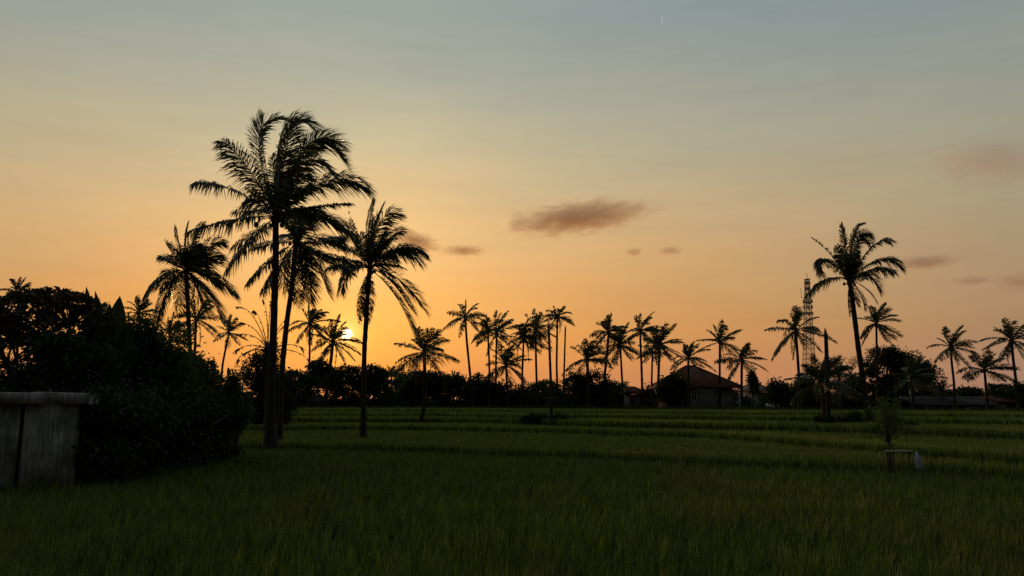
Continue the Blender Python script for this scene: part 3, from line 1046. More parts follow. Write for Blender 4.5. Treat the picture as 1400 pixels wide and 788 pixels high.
# treeline, each tree its own (label, base x, distance, lobes, mat)
TL = [
    ('dark bushy tree leaning against the tallest palm trunk', 352, 64, [(350, 512, 18, 26), (368, 500, 16, 28), (356, 545, 22, 20), (378, 530, 17, 30), (392, 540, 15, 26), (362, 575, 18, 24), (382, 572, 14, 24)], 'leaf_dark', 7000),
    ('low spreading tree right of the tallest trunk', 404, 88, [(402, 520, 22, 12), (392, 538, 20, 16), (415, 532, 20, 14)], 'leaf_dark', 3000),
    ('flat topped tree below the sun', 470, 104, [(447, 512, 22, 8), (468, 508, 20, 8), (488, 518, 14, 8), (462, 528, 26, 14)], 'leaf_dark', 3200),
    ('small tree with loose twigs left of the flat topped one', 436, 100, [(437, 502, 13, 8), (430, 515, 12, 9)], 'leaf_dark', 1200),
    ('round tree directly right of the slim palm trunk', 512, 106, [(510, 512, 15, 11), (520, 517, 12, 9), (500, 520, 12, 11), (512, 534, 20, 14)], 'leaf_dark', 3000),
    ('hazy low tree in the gap right of the slim palm', 547, 118, [(547, 520, 12, 8), (556, 530, 16, 12)], 'leaf_mid', 1500),
    ('dark domed tree behind the nearer shaggy palm', 584, 100, [(575, 521, 18, 13), (594, 527, 16, 15), (565, 536, 16, 14)], 'leaf_dark', 3000),
    ('uneven treetop right of the nearer shaggy palm', 620, 106, [(612, 522, 9, 9), (625, 522, 8, 10), (634, 532, 11, 12), (606, 536, 14, 14)], 'leaf_mid', 2500),
    ('bush by the foot of the thin leaning palm', 655, 104, [(655, 524, 10, 10), (665, 530, 10, 9), (648, 538, 12, 12)], 'leaf_dark', 1800),
    ('dark tree under the crowded palms', 690, 108, [(680, 537, 20, 12), (705, 540, 18, 12)], 'leaf_dark', 2200),
    ('scrubby tree behind the nearer bare trunk', 742, 108, [(735, 538, 16, 12), (752, 533, 14, 12), (760, 544, 16, 10)], 'leaf_mid', 2200),
    ('dark shrubby tree round the low bushy palm', 800, 96, [(792, 530, 20, 18), (815, 528, 18, 18), (804, 545, 28, 12)], 'leaf_dark', 4200),
    ('tree left of the small red roof', 842, 104, [(838, 538, 14, 12), (850, 536, 10, 12)], 'leaf_mid', 1600),
    ('leafy tree hiding the left part of the big house', 921, 88, [(916, 530, 14, 14), (928, 534, 13, 16), (922, 548, 16, 10)], 'leaf_dark', 2600),
    ('tree between the small red roof and the heavy dark palm', 893, 106, [(893, 540, 12, 13)], 'leaf_dark', 900),
    ('spindly little tree right of the big roof', 1029, 84, [(1028, 517, 5, 8), (1032, 526, 5, 5)], 'leaf_dark', 420),
    ('thick tree just right of the grey house', 1066, 92, [(1062, 536, 13, 13), (1076, 540, 14, 12)], 'leaf_dark', 2200),
    ('tree below the mast', 1100, 98, [(1098, 530, 16, 13), (1112, 538, 14, 14), (1088, 545, 12, 9)], 'leaf_dark', 2400),
    ('thicket tree between stump and leaning trunk', 1160, 92, [(1150, 535, 15, 13), (1168, 530, 14, 16), (1160, 548, 22, 10)], 'leaf_dark', 2800),
    ('low dark tree behind the long building, left of its gable', 1328, 110, [(1322, 537, 12, 6), (1335, 538, 8, 6)], 'leaf_dark', 1200),
    ('flat crowned tree behind the red gable', 1367, 112, [(1362, 531, 14, 5), (1376, 533, 12, 5), (1370, 541, 20, 7)], 'leaf_dark', 1800),
    ('tree at the right picture edge behind the last palm', 1392, 104, [(1390, 537, 14, 9), (1402, 535, 12, 10)], 'leaf_dark', 1500),
    ('tree filling the gap above the left end of the long building', 1262, 106, [(1262, 545, 16, 8)], 'leaf_dark', 900),
]
for i, (lab, bx, d, lb, mt, n) in enumerate(TL):
    tree(lab, None, (bx, 561), d, lb, None, int(n * 2.6), 300 + i, mat=mt, size_px=3.6, trunk_w=2.6, clumps=34, sd=.24)


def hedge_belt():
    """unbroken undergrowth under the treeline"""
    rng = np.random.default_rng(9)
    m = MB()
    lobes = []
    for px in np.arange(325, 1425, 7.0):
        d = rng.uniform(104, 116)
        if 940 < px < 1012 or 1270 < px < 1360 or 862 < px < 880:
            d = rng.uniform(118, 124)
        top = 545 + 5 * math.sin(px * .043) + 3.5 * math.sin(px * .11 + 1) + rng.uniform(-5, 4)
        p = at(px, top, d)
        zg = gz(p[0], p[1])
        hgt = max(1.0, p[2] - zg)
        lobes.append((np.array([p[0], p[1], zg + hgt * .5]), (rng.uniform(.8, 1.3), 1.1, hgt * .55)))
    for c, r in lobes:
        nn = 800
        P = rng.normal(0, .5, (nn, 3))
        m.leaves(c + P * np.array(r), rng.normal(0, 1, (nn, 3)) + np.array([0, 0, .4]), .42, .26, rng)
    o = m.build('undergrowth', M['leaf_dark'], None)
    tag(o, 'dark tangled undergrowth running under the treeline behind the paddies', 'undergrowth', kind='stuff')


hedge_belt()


def bare_tree():
    rng = np.random.default_rng(31)
    d = 96
    foot = at(1160, 562, d)
    zf = gz(foot[0], foot[1])
    root = thing('broadleaf_tree', (foot[0], foot[1], zf), 'leafless tree of fine twigs left of the leaning trunk', 'tree', 'broadleaf trees behind the paddies')
    loc = np.array(root.location)
    t, tw = MB(), MB()
    top = at(1162, 510, d) - loc
    t.tube([np.array([0, 0, -.1]), top * .5 + np.array([.1, 0, 0]), top], [.16, .13, .11], 7)

    def grow(p, dv, ln, r, dep):
        e = p + dv * ln
        mid = (p + e) / 2 + rng.normal(0, .06, 3) * ln
        (t if dep > 2 else tw).tube([p, mid, e], [r, r * .8, r * .6], 4)
        if dep == 0:
            return
        for _ in range(3):
            nd = dv + rng.normal(0, .5, 3) + np.array([0, 0, .12])
            nd /= np.linalg.norm(nd)
            grow(e, nd, ln * rng.uniform(.6, .85), r * .62, dep - 1)
    for a in range(4):
        v = np.array([math.cos(a * 1.6), math.sin(a * 1.6), .9])
        grow(top, v / np.linalg.norm(v), .95, .07, 4)
    t.build('trunk', M['bark'], root)
    tw.build('crown', M['bark'], root)


bare_tree()


def bush(label, d, lobes_px, n, seed, mat, size_px, group, name='bush', cat='bush', width=.5, clumps=22, sd=.24, sticks=True, foot=None):
    rng = np.random.default_rng(seed)
    k = mpp(d)
    fx = foot or (np.mean([l[0] for l in lobes_px]), max(l[1] + l[3] for l in lobes_px))
    f = at(fx[0], fx[1], d)
    zf = gz(f[0], f[1])
    root = thing(name, (f[0], f[1], zf), label, cat, group)
    loc = np.array(root.location)
    lobes = []
    for q in lobes_px:
        x, y, rx, ry = q[:4]
        dy = q[4] if len(q) > 4 else rng.uniform(-.4, .4) * rx * k
        lobes.append((at(x, y, d + dy) - loc, (rx * k, rx * k * .8, ry * k)))
    m = MB()
    lobes_leaves(m, lobes, int(n * 2.2), size_px * k, size_px * k * width, rng, clumps, sd, shell=(.3, .95))
    m.build('foliage', M[mat], root)
    if sticks:
        s = MB()
        for c, r in lobes:
            for _ in range(3):
                e = c + rng.normal(0, .4, 3) * np.array(r)
                s.tube([np.array([rng.normal(0, .15), rng.normal(0, .15), -.05]), e * np.array([.5, .5, .55]), e], [.06, .045, .015], 5)
        s.build('stem', M['bark'], root)
    return root


# ------------------------------------------------------------------ the walled thicket on the left
TH = 'shrubs growing out over the left walls'
# tree of big leaf rosettes at far left
def plumeria():
    rng = np.random.default_rng(41)
    d = 31
    foot = at(22, 640, d)
    zf = gz(foot[0], foot[1])
    root = thing('broadleaf_tree', (foot[0], foot[1], zf), 'umbrella shaped tree of big leaf rosettes above the concrete wall', 'tree', 'broadleaf trees behind the paddies')
    loc = np.array(root.location)
    t = MB()
    fork = at(14, 500, d) - loc
    t.tube([np.array([0, 0, -.1]), at(12, 560, d) - loc, fork], [.2, .15, .11], 9)
    fork2 = at(60, 520, d + 1) - loc
    t.tube([np.array([0.2, 0, -.1]), at(45, 570, d + 1) - loc, fork2], [.16, .13, .1], 8)
    ends = []
    subs = []
    for i in range(26):
        px = -50 + 190 * rng.random()
        py = rng.uniform(440, 490)
        e = at(px, py, d + rng.uniform(-1.5, 2.2)) - loc
        st = fork if px < 50 else fork2
        mid = st + (e - st) * .5 + np.array([0, 0, -.12 * np.linalg.norm(e - st)]) + rng.normal(0, .1, 3)
        t.tube([st, mid, e], [.07, .055, .045], 6)
        subs.append(e)
    subs = np.array(subs)
    for i in range(390):
        px = -55 + 205 * rng.random()
        ytop = 397 + 24 * ((px - 62) / 88) ** 2
        lim = 478 if px < 40 else 505
        py = ytop + rng.uniform(0, 1) ** 1.25 * (lim - ytop)
        e = at(px, py, d + rng.uniform(-1.8, 2.6)) - loc
        ends.append(e)
        st = subs[np.argmin(np.linalg.norm(subs - e + np.array([0, 0, .5]), axis=1))]
        mid = (st + e) / 2 + rng.normal(0, .12, 3)
        t.tube([st, mid, e], [.035, .028, .022], 4)
    t.build('trunk', M['bark'], root, smooth=True)
    m = MB()
    for e in ends:
        n = 17
        a = rng.uniform(0, 6.28, n)
        el = rng.uniform(-.35, 1.0, n)
        D = np.stack([np.cos(a) * np.cos(el), np.sin(a) * np.cos(el), np.sin(el)], 1)
        m.leaves(np.repeat(e[None], n, 0), D, .36, .12, rng, .18)
    m.build('crown', M['leaf_red'], root)


plumeria()


def big_leaf_plant():
    """upright paddle leaves next to the rosette tree"""
    rng = np.random.default_rng(43)
    d = 30
    foot = at(150, 640, d)
    zf = gz(foot[0], foot[1])
    root = thing('banana_plant', (foot[0], foot[1], zf), 'tall banana plant with pointed upright leaves in the left thicket', 'banana plant')
    loc = np.array(root.location)
    st = MB()
    base = at(150, 540, d) - loc
    st.tube([np.array([0, 0, -.1]), base * .5, base], [.2, .17, .13], 10)
    st.build('stem', M['trunk'], root, smooth=True)
    tips = [((118, 392), (128, 450), .2), ((130, 398), (137, 455), .28), ((164, 405), (156, 460), .42), ((150, 415), (148, 470), .36), ((176, 440), (166, 480), .36), ((112, 440), (125, 480), .36), ((190, 480), (172, 490), .36), ((140, 430), (142, 480), .4), ((100, 470), (122, 495), .36)]
    for tp, md, w in tips:
        dy = rng.uniform(-1, 1)
        P2 = at(*tp, d + dy) - loc
        Pm = at(*md, d + dy * .5) - loc
        P1 = 2 * Pm - .5 * (base + P2)
        t = np.linspace(0, 1, 15)[:, None]
        P = (1 - t) ** 2 * base + 2 * t * (1 - t) * P1 + t ** 2 * P2
        T = np.gradient(P, axis=0)
        T /= np.linalg.norm(T, axis=1)[:, None]
        S = np.cross(T, np.array([rng.uniform(-.5, .5), 1, .1]))
        S /= np.linalg.norm(S, axis=1)[:, None]
        t = t[:, 0]
        hw = (w * np.clip((t - .15) / .25, 0.06, 1) * (1 - np.clip((t - .5) / .5, 0, 1) ** 1.8))[:, None] + .006
        up = np.cross(S, T)
        m = MB()
        m.ribbons(np.stack([P - S * hw + up * hw * .35, P], 1)[None].reshape(1, 15, 2, 3))
        m.ribbons(np.stack([P, P + S * hw + up * hw * .35], 1)[None].reshape(1, 15, 2, 3))
        m.tube(P - up * .01, .03 * (1 - t) + .006, 5)
        m.build('leaf', M['leaf_dark'], root)


big_leaf_plant()

bush('dark tall shrub filling the corner behind the concrete wall', 28.5, [(48, 526, 60, 36), (98, 510, 48, 52), (122, 540, 52, 58), (60, 558, 70, 38)], 9000, 51, 'leaf_dark', 7, TH, foot=(80, 640))
bush('rounded green shrub in the middle of the left thicket', 33, [(190, 470, 36, 40), (215, 490, 40, 50), (170, 520, 50, 60), (228, 540, 40, 50)], 11000, 52, 'leaf_mid', 6, TH, foot=(190, 625))
bush('sloping shrub descending toward the right wall end', 36, [(252, 515, 30, 36), (278, 535, 28, 34), (240, 560, 34, 36), (262, 498, 20, 16)], 9000, 53, 'leaf_mid', 5.5, TH, foot=(260, 620))
bush('bright leafy creeper spilling over the right wall end', 38, [(308, 540, 24, 30), (322, 556, 18, 26), (295, 560, 26, 26), (330, 572, 9, 16)], 7500, 54, 'leaf_mid', 5, TH, foot=(312, 617))


def proj(p):
    q = np.asarray(p, float) - CAM
    f = q[1] * cP + q[2] * sP
    v = -q[1] * sP + q[2] * cP
    return 700 + F * q[0] / f, 394 - F * v / f


_lb = []
for _t in np.linspace(.08, .87, 9):
    _p = W_A + (W_B - W_A) * _t
    _x, _y = proj((_p[0] + .1, _p[1], 2.75))
    _lb.append((_x, _y, 1.35 * F / _p[1], .75 * F / _p[1], _p[1] - 31.5 - .35))
    _x, _y = proj((_p[0] + .2, _p[1], 1.6))
    _lb.append((_x, _y, 1.1 * F / _p[1], .6 * F / _p[1], _p[1] - 31.5 - .2))
    _x, _y = proj((_p[0] + .25, _p[1], .7))
    _lb.append((_x, _y, 1.0 * F / _p[1], .45 * F / _p[1], _p[1] - 31.5 - .1))
bush('low dark growth hanging over the long side wall', 31.5, _lb, 15000, 55, 'leaf_dark', 6, TH, foot=(190, 625))


def strap_plant(label, px, py, d, h_px, n, seed, mat='leaf_mid', w=.09, spread=.6, trunk_h=0, name='leafy_plant', cat='plant', group=None):
    rng = np.random.default_rng(seed)
    k = mpp(d)
    base = at(px, py, d)
    zf = gz(base[0], base[1])
    root = thing(name, (base[0], base[1], zf), label, cat, group)
    b = base - np.array(root.location)
    s = MB()
    s.tube([np.array([0, 0, -.05]), b * .5, b], [.06, .05, .045], 7)
    s.build('stem', M['bark'], root)
    m = MB()
    for i in range(n):
        a = rng.uniform(0, 6.28)
        e = rng.uniform(.55, 1.45)
        L = h_px * k * rng.uniform(.6, 1.1)
        dv = np.array([math.cos(a) * math.cos(e) * spread * 1.6, math.sin(a) * math.cos(e) * spread * 1.6, math.sin(e)])
        t = np.linspace(0, 1, 7)[:, None]
        P = b + dv * L * t + np.array([math.cos(a), math.sin(a), -.8]) * L * .3 * t ** 2.5 * math.cos(e)
        S = np.array([-math.sin(a), math.cos(a), 0.2]) * (w / 2)
        ww = (np.sin(np.pi * np.clip(t * .9 + .1, 0, 1)) ** .6)
        m.ribbons(np.stack([P - S * ww, P + S * ww], 1).reshape(1, 7, 2, 3))
    m.build('foliage', M[mat], root)
    return root


strap_plant('pair of upright broad leaves on the shrub beside little feathery palm', 293, 512, 37, 26, 6, 61, 'leaf_dark', .22, .35)
strap_plant('spray of narrow leaves on top of the sloping shrub', 272, 506, 36.5, 30, 16, 62, 'leaf_mid', .06, .7)
strap_plant('arching long leaves drooping from the middle green shrub', 222, 475, 32.5, 34, 20, 63, 'leaf_mid', .06, .9)
strap_plant('upright stub leaf at the right crest of the thicket', 312, 515, 38, 22, 4, 64, 'leaf_dark', .16, .25)


def concrete_wall():
    k = 25.2
    zt = at(100, 553, k)[2]
    xr = at(102, 600, k)[0]
    xl = -30.0
    zb = -.3
    origin = (xr, k, 0)
    root = thing('concrete_wall', origin, 'weathered concrete wall with overhanging cap at the left edge', 'wall')
    o = np.array(origin)
    gx = at(27, 600, k)[0]
    for x0, x1 in ((gx + .09, xr), (xl, gx - .09)):
        m = MB()
        m.box(np.array([(x0 + x1) / 2, k + .12, (zb + zt) / 2]) - o, (x1 - x0, .24, zt - zb))
        m.build('panel', M['concrete'], root)
    m = MB()
    m.box(np.array([gx, k + .15, (zb + zt) / 2]) - o, (.18, .16, zt - zb))
    m.build('joint', M['darkwall'], root)
    # cap: rough slab with a chipped upper edge
    rng = np.random.default_rng(71)
    xe = at(122, 545, k - .15)[0]
    xs = np.arange(xl, xe + .001, .12)
    xs[-1] = xe
    zc0, zc1 = at(100, 553, k - .18)[2], at(100, 537, k - .18)[2]
    top = zc1 + np.convolve(rng.normal(0, .03, len(xs) + 4), np.ones(5) / 5, 'valid')
    vs, fs = [], []
    for x, z in zip(xs, top):
        vs += [[x, k - .18, zc0 + .002], [x, k - .18 + .02, z - .03], [x, k - .12, z], [x, k + .45, z], [x, k + .45, zc0 + .002]]
    for i in range(len(xs) - 1):
        for j in range(5):
            a, b_ = i * 5 + j, i * 5 + (j + 1) % 5
            fs.append((a, b_, b_ + 5, a + 5))
    fs.append((0, 1, 2, 3, 4))
    q = (len(xs) - 1) * 5
    fs.append((q + 4, q + 3, q + 2, q + 1, q))
    m = MB()
    m.add(np.array(vs) - o, fs)
    m.build('cap', M['concrete'], root)


concrete_wall()


def garden_wall():
    a, b_ = W_A.copy(), W_B.copy()
    a[2] = b_[2] = 0
    a = np.array([at(100, 600, 25.2)[0] - .05, 25.62, 0.0])
    b_[2] = 0
    o = a.copy()
    v = b_ - a
    L = np.linalg.norm(v)
    v /= L
    rz = math.atan2(v[1], v[0])
    root = thing('garden_wall', a, 'long shadow-dark side wall receding under the thicket', 'wall')
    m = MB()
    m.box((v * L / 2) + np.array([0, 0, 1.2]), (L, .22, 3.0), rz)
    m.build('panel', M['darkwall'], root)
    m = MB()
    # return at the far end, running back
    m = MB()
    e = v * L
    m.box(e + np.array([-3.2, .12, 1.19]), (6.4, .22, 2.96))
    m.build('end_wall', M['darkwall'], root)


garden_wall()


# ------------------------------------------------------------------ table with sack and the young tree beside it
def side_table():
    d = 29.5
    p = at(1233, 640, d)
    zf = gz(p[0], p[1])
    root = thing('table', (p[0], p[1], zf), 'small rough wooden table standing in the rice by the young tree', 'table')
    loc = np.array(root.location)
    zt = at(1233, 616, d)[2] - zf
    m = MB()
    m.box((-.03, 0, zt - .03), (.98, .55, .045), .04)
    m.build('tabletop', M['board'], root)
    for sx in (-.42, .42):
        for sy in (-.24, .24):
            m = MB()
            m.tube([(sx, sy, -.1), (sx, sy, zt * .5), (sx * .98, sy, zt - .057)], [.032, .03, .03], 6)
            m.build('leg', M['wood_dark'], root)
    # white cloth bag hung on the right end
    s = MB()
    rng = np.random.default_rng(3)
    x0 = at(1239, 630, d)[0] - p[0]
    rings = []
    prof = [(.0, .03, .02), (.13, .07, .05), (.22, .11, .09), (.42, .13, .10), (.6, .135, .09), (.67, .12, .05)]
    cx = x0 + .22
    for dz, wx, wy in prof:
        rings.append([(cx + dz * .16 + wx * math.cos(a) * (1 + .06 * math.sin(5 * a + dz * 9)), -.37 + wy * math.sin(a) * (1 + .1 * math.sin(3 * a + dz * 7)), zt - .02 - dz) for a in np.linspace(0, 6.283, 20, endpoint=False)])
    vs = np.array(rings).reshape(-1, 3)
    fs = []
    for i in range(len(prof) - 1):
        for j in range(20):
            a, b_ = i * 20 + j, i * 20 + (j + 1) % 20
            fs.append((a, a + 20, b_ + 20, b_))
    fs.append(tuple(range(20)))
    fs.append(tuple(len(vs) - 20 + j for j in range(20))[::-1])
    s.add(vs + np.array([p[0], p[1], zf]), fs)
    o = s.build('sack', M['cloth'], None, smooth=True, origin=(p[0] + cx, p[1] - .37, zf + zt))
    tag(o, 'pale cloth sack hanging from the right end of the table', 'sack')


side_table()


def young_tree():
    rng = np.random.default_rng(81)
    d = 30.5
    f = at(1217, 650, d)
    zf = gz(f[0], f[1])
    root = thing('young_tree', (f[0], f[1], zf), 'young tree with strappy upright leaves beside the small table', 'tree')
    loc = np.array(root.location)
    t = MB()
    fk = at(1215, 605, d) - loc
    t.tube([np.array([0, 0, -.1]), at(1216, 630, d) - loc, fk], [.07, .055, .05], 8)
    m = MB()
    for i in range(13):
        px, py = rng.uniform(1192, 1234), rng.uniform(550, 596)
        e = at(px, py, d + rng.uniform(-.6, .6)) - loc
        t.tube([fk, (fk + e) / 2 + np.array([rng.normal(0, .05), 0, -.08]), e], [.028, .022, .014], 5)
        n = 22
        a = rng.uniform(0, 6.28, n)
        el = rng.uniform(-.2, 1.4, n)
        D = np.stack([np.cos(a) * np.cos(el), np.sin(a) * np.cos(el), np.sin(el)], 1)
        m.leaves(e + rng.normal(0, .09, (n, 3)), D, .36, .055, rng, .2)
        n = 24
        m.leaves(e + rng.normal(0, .2, (n, 3)) + np.array([0, 0, -.15]), rng.normal(0, 1, (n, 3)), .16, .07, rng, .2)
    t.build('trunk', M['bark'], root, smooth=True)
    m.build('crown', M['leaf_mid'], root)
    # prop stake
    s = MB()
    s.bar(at(1220, 650, d) - loc, at(1219, 604, d) - loc, .05)
    s.build('stake', M['wood_dark'], root)


young_tree()

BG = 'low bushes on the terrace edges'
bush('wide low bush on the terrace edge by the nearer bare trunk', 63, [(722, 574, 12, 5), (738, 573, 16, 6), (754, 575, 12, 5)], 2200, 91, 'leaf_dark', 3, BG, sticks=False)
bush('rounded weedy clump right of the nearer bare trunk', 63, [(770, 573, 10, 6), (762, 570, 6, 5)], 1200, 92, 'leaf_mid', 2.6, BG, sticks=False)
bush('low dark bush on the terrace behind the young tree', 48, [(1232, 584, 16, 8), (1250, 586, 12, 7), (1216, 580, 14, 9)], 2600, 93, 'leaf_dark', 3.4, BG, sticks=False)
bush('weedy clump round the foot of the sawn stump', 54, [(1122, 575, 8, 5), (1134, 575, 8, 5)], 800, 94, 'leaf_dark', 2.8, BG, sticks=False)
bush('grassy hump on the terrace left of the leaning trunk', 55, [(1160, 571, 14, 7), (1172, 569, 9, 6)], 1400, 95, 'leaf_mid', 2.4, BG, sticks=False)


# ------------------------------------------------------------------ houses
def hip_roof(m, x0, x1, y0, y1, ze, zr, ridge0, ridge1, th=.14):
    ym = (y0 + y1) / 2
    v = [[x0, y0, ze], [x1, y0, ze], [x1, y1, ze], [x0, y1, ze], [ridge0, ym, zr], [ridge1, ym, zr]]
    v2 = [[a, b_, c - th] for a, b_, c in v[:4]]
    m.add(v + v2, [(0, 1, 5, 4), (1, 2, 5), (2, 3, 4, 5), (3, 0, 4), (0, 6, 7, 1), (1, 7, 8, 2), (2, 8, 9, 3), (3, 9, 6, 0), (9, 8, 7, 6)])


def house(label, d, wall, ze_px, ridge_px, eave, depth, wallmat, roofmat, doors=(), windows=(), posts=(), group='houses behind the paddies', ridge_tiles=True):
    """wall=(x0,x1) px, eave=(x0,x1) px, ridge=(x0,x1,y) px"""
    k = mpp(d)
    cx = (wall[0] + wall[1]) / 2
    p = at(cx, 560, d)
    zf = gz(p[0], p[1])
    root = thing('house', (p[0], p[1], zf), label, 'house', group)
    X = lambda px: at(px, 545, d)[0] - p[0]
    Z = lambda py: at(cx, py, d)[2] - zf
    ze = Z(ze_px)
    over = (wall[0] - eave[0]) * k
    w0, w1 = X(wall[0]), X(wall[1])
    m = MB()
    m.box(((w0 + w1) / 2, depth / 2, ze / 2 - .06), (w1 - w0, depth, ze + .06))
    m.build('wall', M[wallmat], root)
    m = MB()
    hip_roof(m, X(eave[0]), X(eave[1]), -1.0, depth + 1.0, ze + .16, Z(ridge_px[2]) * 1.0, X(ridge_px[0]), X(ridge_px[1]))
    rf = m.build('roof', M[roofmat], root)
    m = MB()
    zr, ym = Z(ridge_px[2]), depth / 2
    R0, R1 = np.array([X(ridge_px[0]), ym, zr + .03]), np.array([X(ridge_px[1]), ym, zr + .03])
    m.bar(R0, R1 + np.array([.01, 0, 0]), .2)
    for e, r in (((X(eave[0]), -1, ze + .2), R0), ((X(eave[1]), -1, ze + .2), R1), ((X(eave[0]), depth + 1, ze + .2), R0), ((X(eave[1]), depth + 1, ze + .2), R1)):
        m.bar(np.array(e), r, .18)
    m.build('ridge_cap', M[roofmat], rf)
    for x0, x1, y0, y1, mat in doors:
        m = MB()
        m.box(((X(x0) + X(x1)) / 2, -.03, (Z(y0) + Z(y1)) / 2), (X(x1) - X(x0), .08, Z(y0) - Z(y1)))
        m.build('door', M[mat], root)
    for x0, x1, y0, y1 in windows:
        a, b_, lo, hi = X(x0), X(x1), Z(y1), Z(y0)
        m = MB()
        m.box(((a + b_) / 2, -.02, (lo + hi) / 2), (b_ - a, .06, hi - lo))
        w = m.build('window', M['glass'], root)
        m = MB()
        fw = .09
        m.box((a - fw / 2, -.05, (lo + hi) / 2), (fw, .12, hi - lo + 2 * fw))
        m.box((b_ + fw / 2, -.05, (lo + hi) / 2), (fw, .12, hi - lo + 2 * fw))
        m.box(((a + b_) / 2, -.047, hi + fw / 2), (b_ - a, .12, fw))
        m.box(((a + b_) / 2, -.047, lo - fw / 2), (b_ - a, .12, fw))
        m.box(((a + b_) / 2, -.053, (lo + hi) / 2), (.06, .1, hi - lo))
        m.build('frame', M['white'], w)
    for x, y0, y1, mat, wpx in posts:
        m = MB()
        m.box((X(x), -.75, (Z(y0) + Z(y1)) / 2), (wpx * k, wpx * k, Z(y0) - Z(y1)))
        m.build('post', M[mat], root)
    return root, X, Z


h1, hX, hZ = house('big house with a steep dark red hip roof and greenish wall', 94, (932, 1002), 531, (949, 962, 499), (904, 1013), 8.0, 'plaster', 'tile',
                   doors=[(934, 941, 538, 559, 'wood_dark')], windows=[(946, 952, 536, 548)])
# open side porch of the big house: posts, beam, parapet
for px in (903, 910, 928):
    m = MB()
    m.box((hX(px), .4, hZ(546) - .2), (.2, .2, hZ(531) * 1.0), 0)
    m.build('post', M['wood_dark'], h1)
m = MB()
m.box(((hX(901) + hX(930)) / 2, .4, hZ(551) - .3), (hX(930) - hX(901), .16, 1.1))
m.build('parapet', M['wood_dark'], h1)
m = MB()
m.box(((hX(1003) + hX(1014)) / 2, .8, hZ(535.5)), (hX(1014) - hX(1003) + .3, 2.6, .16))
m.build('side_canopy', M['wood_dark'], h1)
m = MB()
m.box((hX(1010.5), -.2, hZ(535) / 2 - .3), (.22, .22, hZ(535)))
m.build('post', M['plaster_pale'], h1)

po = at(907, 553, 88)
zf = gz(po[0], po[1])
m = MB()
m.box((0, 0, (po[2] - zf) / 2), (.85, .5, po[2] - zf + .35), 0, 1.12)
m.box((0, 0, po[2] - zf + .19), (1.05, .62, .1))
o = m.build('planter', M['orange'], None)
o.location = (po[0], po[1], zf)
tag(o, 'orange terracotta planter box by the porch of the big house', 'planter')

house('small house with a low red roof and a dark doorway', 98, (858, 880), 539, (867, 872, 529.5), (854, 884), 4.5, 'plaster', 'tile', doors=[(863, 867, 549, 562, 'glass')], posts=[(858, 541, 562, 'plaster_pale', 1.6)])
house('distant grey house with a pale wall right of the big roof', 108, (1028, 1052), 536, (1036, 1044, 524), (1023, 1058), 6.0, 'plaster_pale', 'tile_grey', windows=[(1036, 1039, 539, 546), (1043, 1046, 539, 546)])
house('little red gabled pavilion at the right end of the long building', 92, (1355, 1374), 550.5, (1361, 1363, 541), (1350, 1380), 4.0, 'plaster', 'tile')
house('low hut with a flat roof between the two bare trunks', 104, (744, 764), 547, (750, 758, 544), (741, 768), 3.0, 'wood_dark', 'zinc', posts=[(748, 548, 562, 'plaster_pale', 1.0)])


def long_building():
    d = 90
    k = mpp(d)
    p = at(1300, 560, d)
    zf = gz(p[0], p[1])
    root = thing('long_building', (p[0], p[1], zf), 'long low open fronted building with a dark sheet roof and pale pillars', 'building')
    X = lambda px: at(px, 545, d)[0] - p[0]
    Z = lambda py: at(1300, py, d)[2] - zf
    m = MB()
    x0, x1 = X(1250), X(1362)
    ze, zr = Z(553.5), Z(544)
    v = [[x0, -.9, ze], [x1, -.9, ze], [x1, 3.2, zr], [x0, 3.2, zr], [x0, 7.0, ze], [x1, 7.0, ze]]
    v2 = [[a, b_, c - .1] for a, b_, c in v]
    m.add(v + v2, [(0, 1, 2, 3), (3, 2, 5, 4), (6, 9, 8, 7), (9, 10, 11, 8), (0, 6, 7, 1), (4, 5, 11, 10), (1, 7, 8, 2), (2, 8, 11, 5), (0, 3, 9, 6), (3, 4, 10, 9)])
    rf = m.build('roof', M['zinc'], root)
    m = MB()
    m.box(((x0 + x1) / 2, 3.2, zr + .06), (x1 - x0, .35, .07))
    m.build('ridge_cap', M['white'], rf)
    m = MB()
    m.box(((x0 + x1) / 2, 5.6, Z(554) / 2), (x1 - x0 - .8, .2, Z(554)))
    m.build('back_wall', M['darkwall'], root)
    for px, w in ((1284, 4), (1304.5, 4), (1325, 4), (1345, 4.5), (1264, 3)):
        m = MB()
        m.box((X(px), -.3, Z(555) / 2 - .05), (w * k, .35, Z(555)))
        m.build('pillar', M['plaster'], root)
    for px, w in ((1281, 7), (1301, 5), (1324, 7), (1339, 9)):
        m = MB()
        m.box((X(px), -1.15, Z(552.6)), (w * k, .5, .06))
        m.build('awning', M['board'], root)


long_building()


def fence_bits():
    d = 98
    p = at(1053, 560, d)
    zf = gz(p[0], p[1])
    root = thing('fence', (p[0], p[1], zf), 'short pale picket fence below the distant grey house', 'fence')
    for i in range(6):
        px = 1047.5 + i * 2.1
        m = MB()
        x = at(px, 553, d)[0] - p[0]
        h = at(px, 551 + i * .5, d)[2] - zf
        m.box((x, 0, h / 2), (.11, .06, h))
        m.build('picket', M['white'], root)
    m = MB()
    m.box((0, .07, at(1053, 555, d)[2] - zf), (1.4, .05, .08))
    m.build('rail', M['white'], root)


fence_bits()


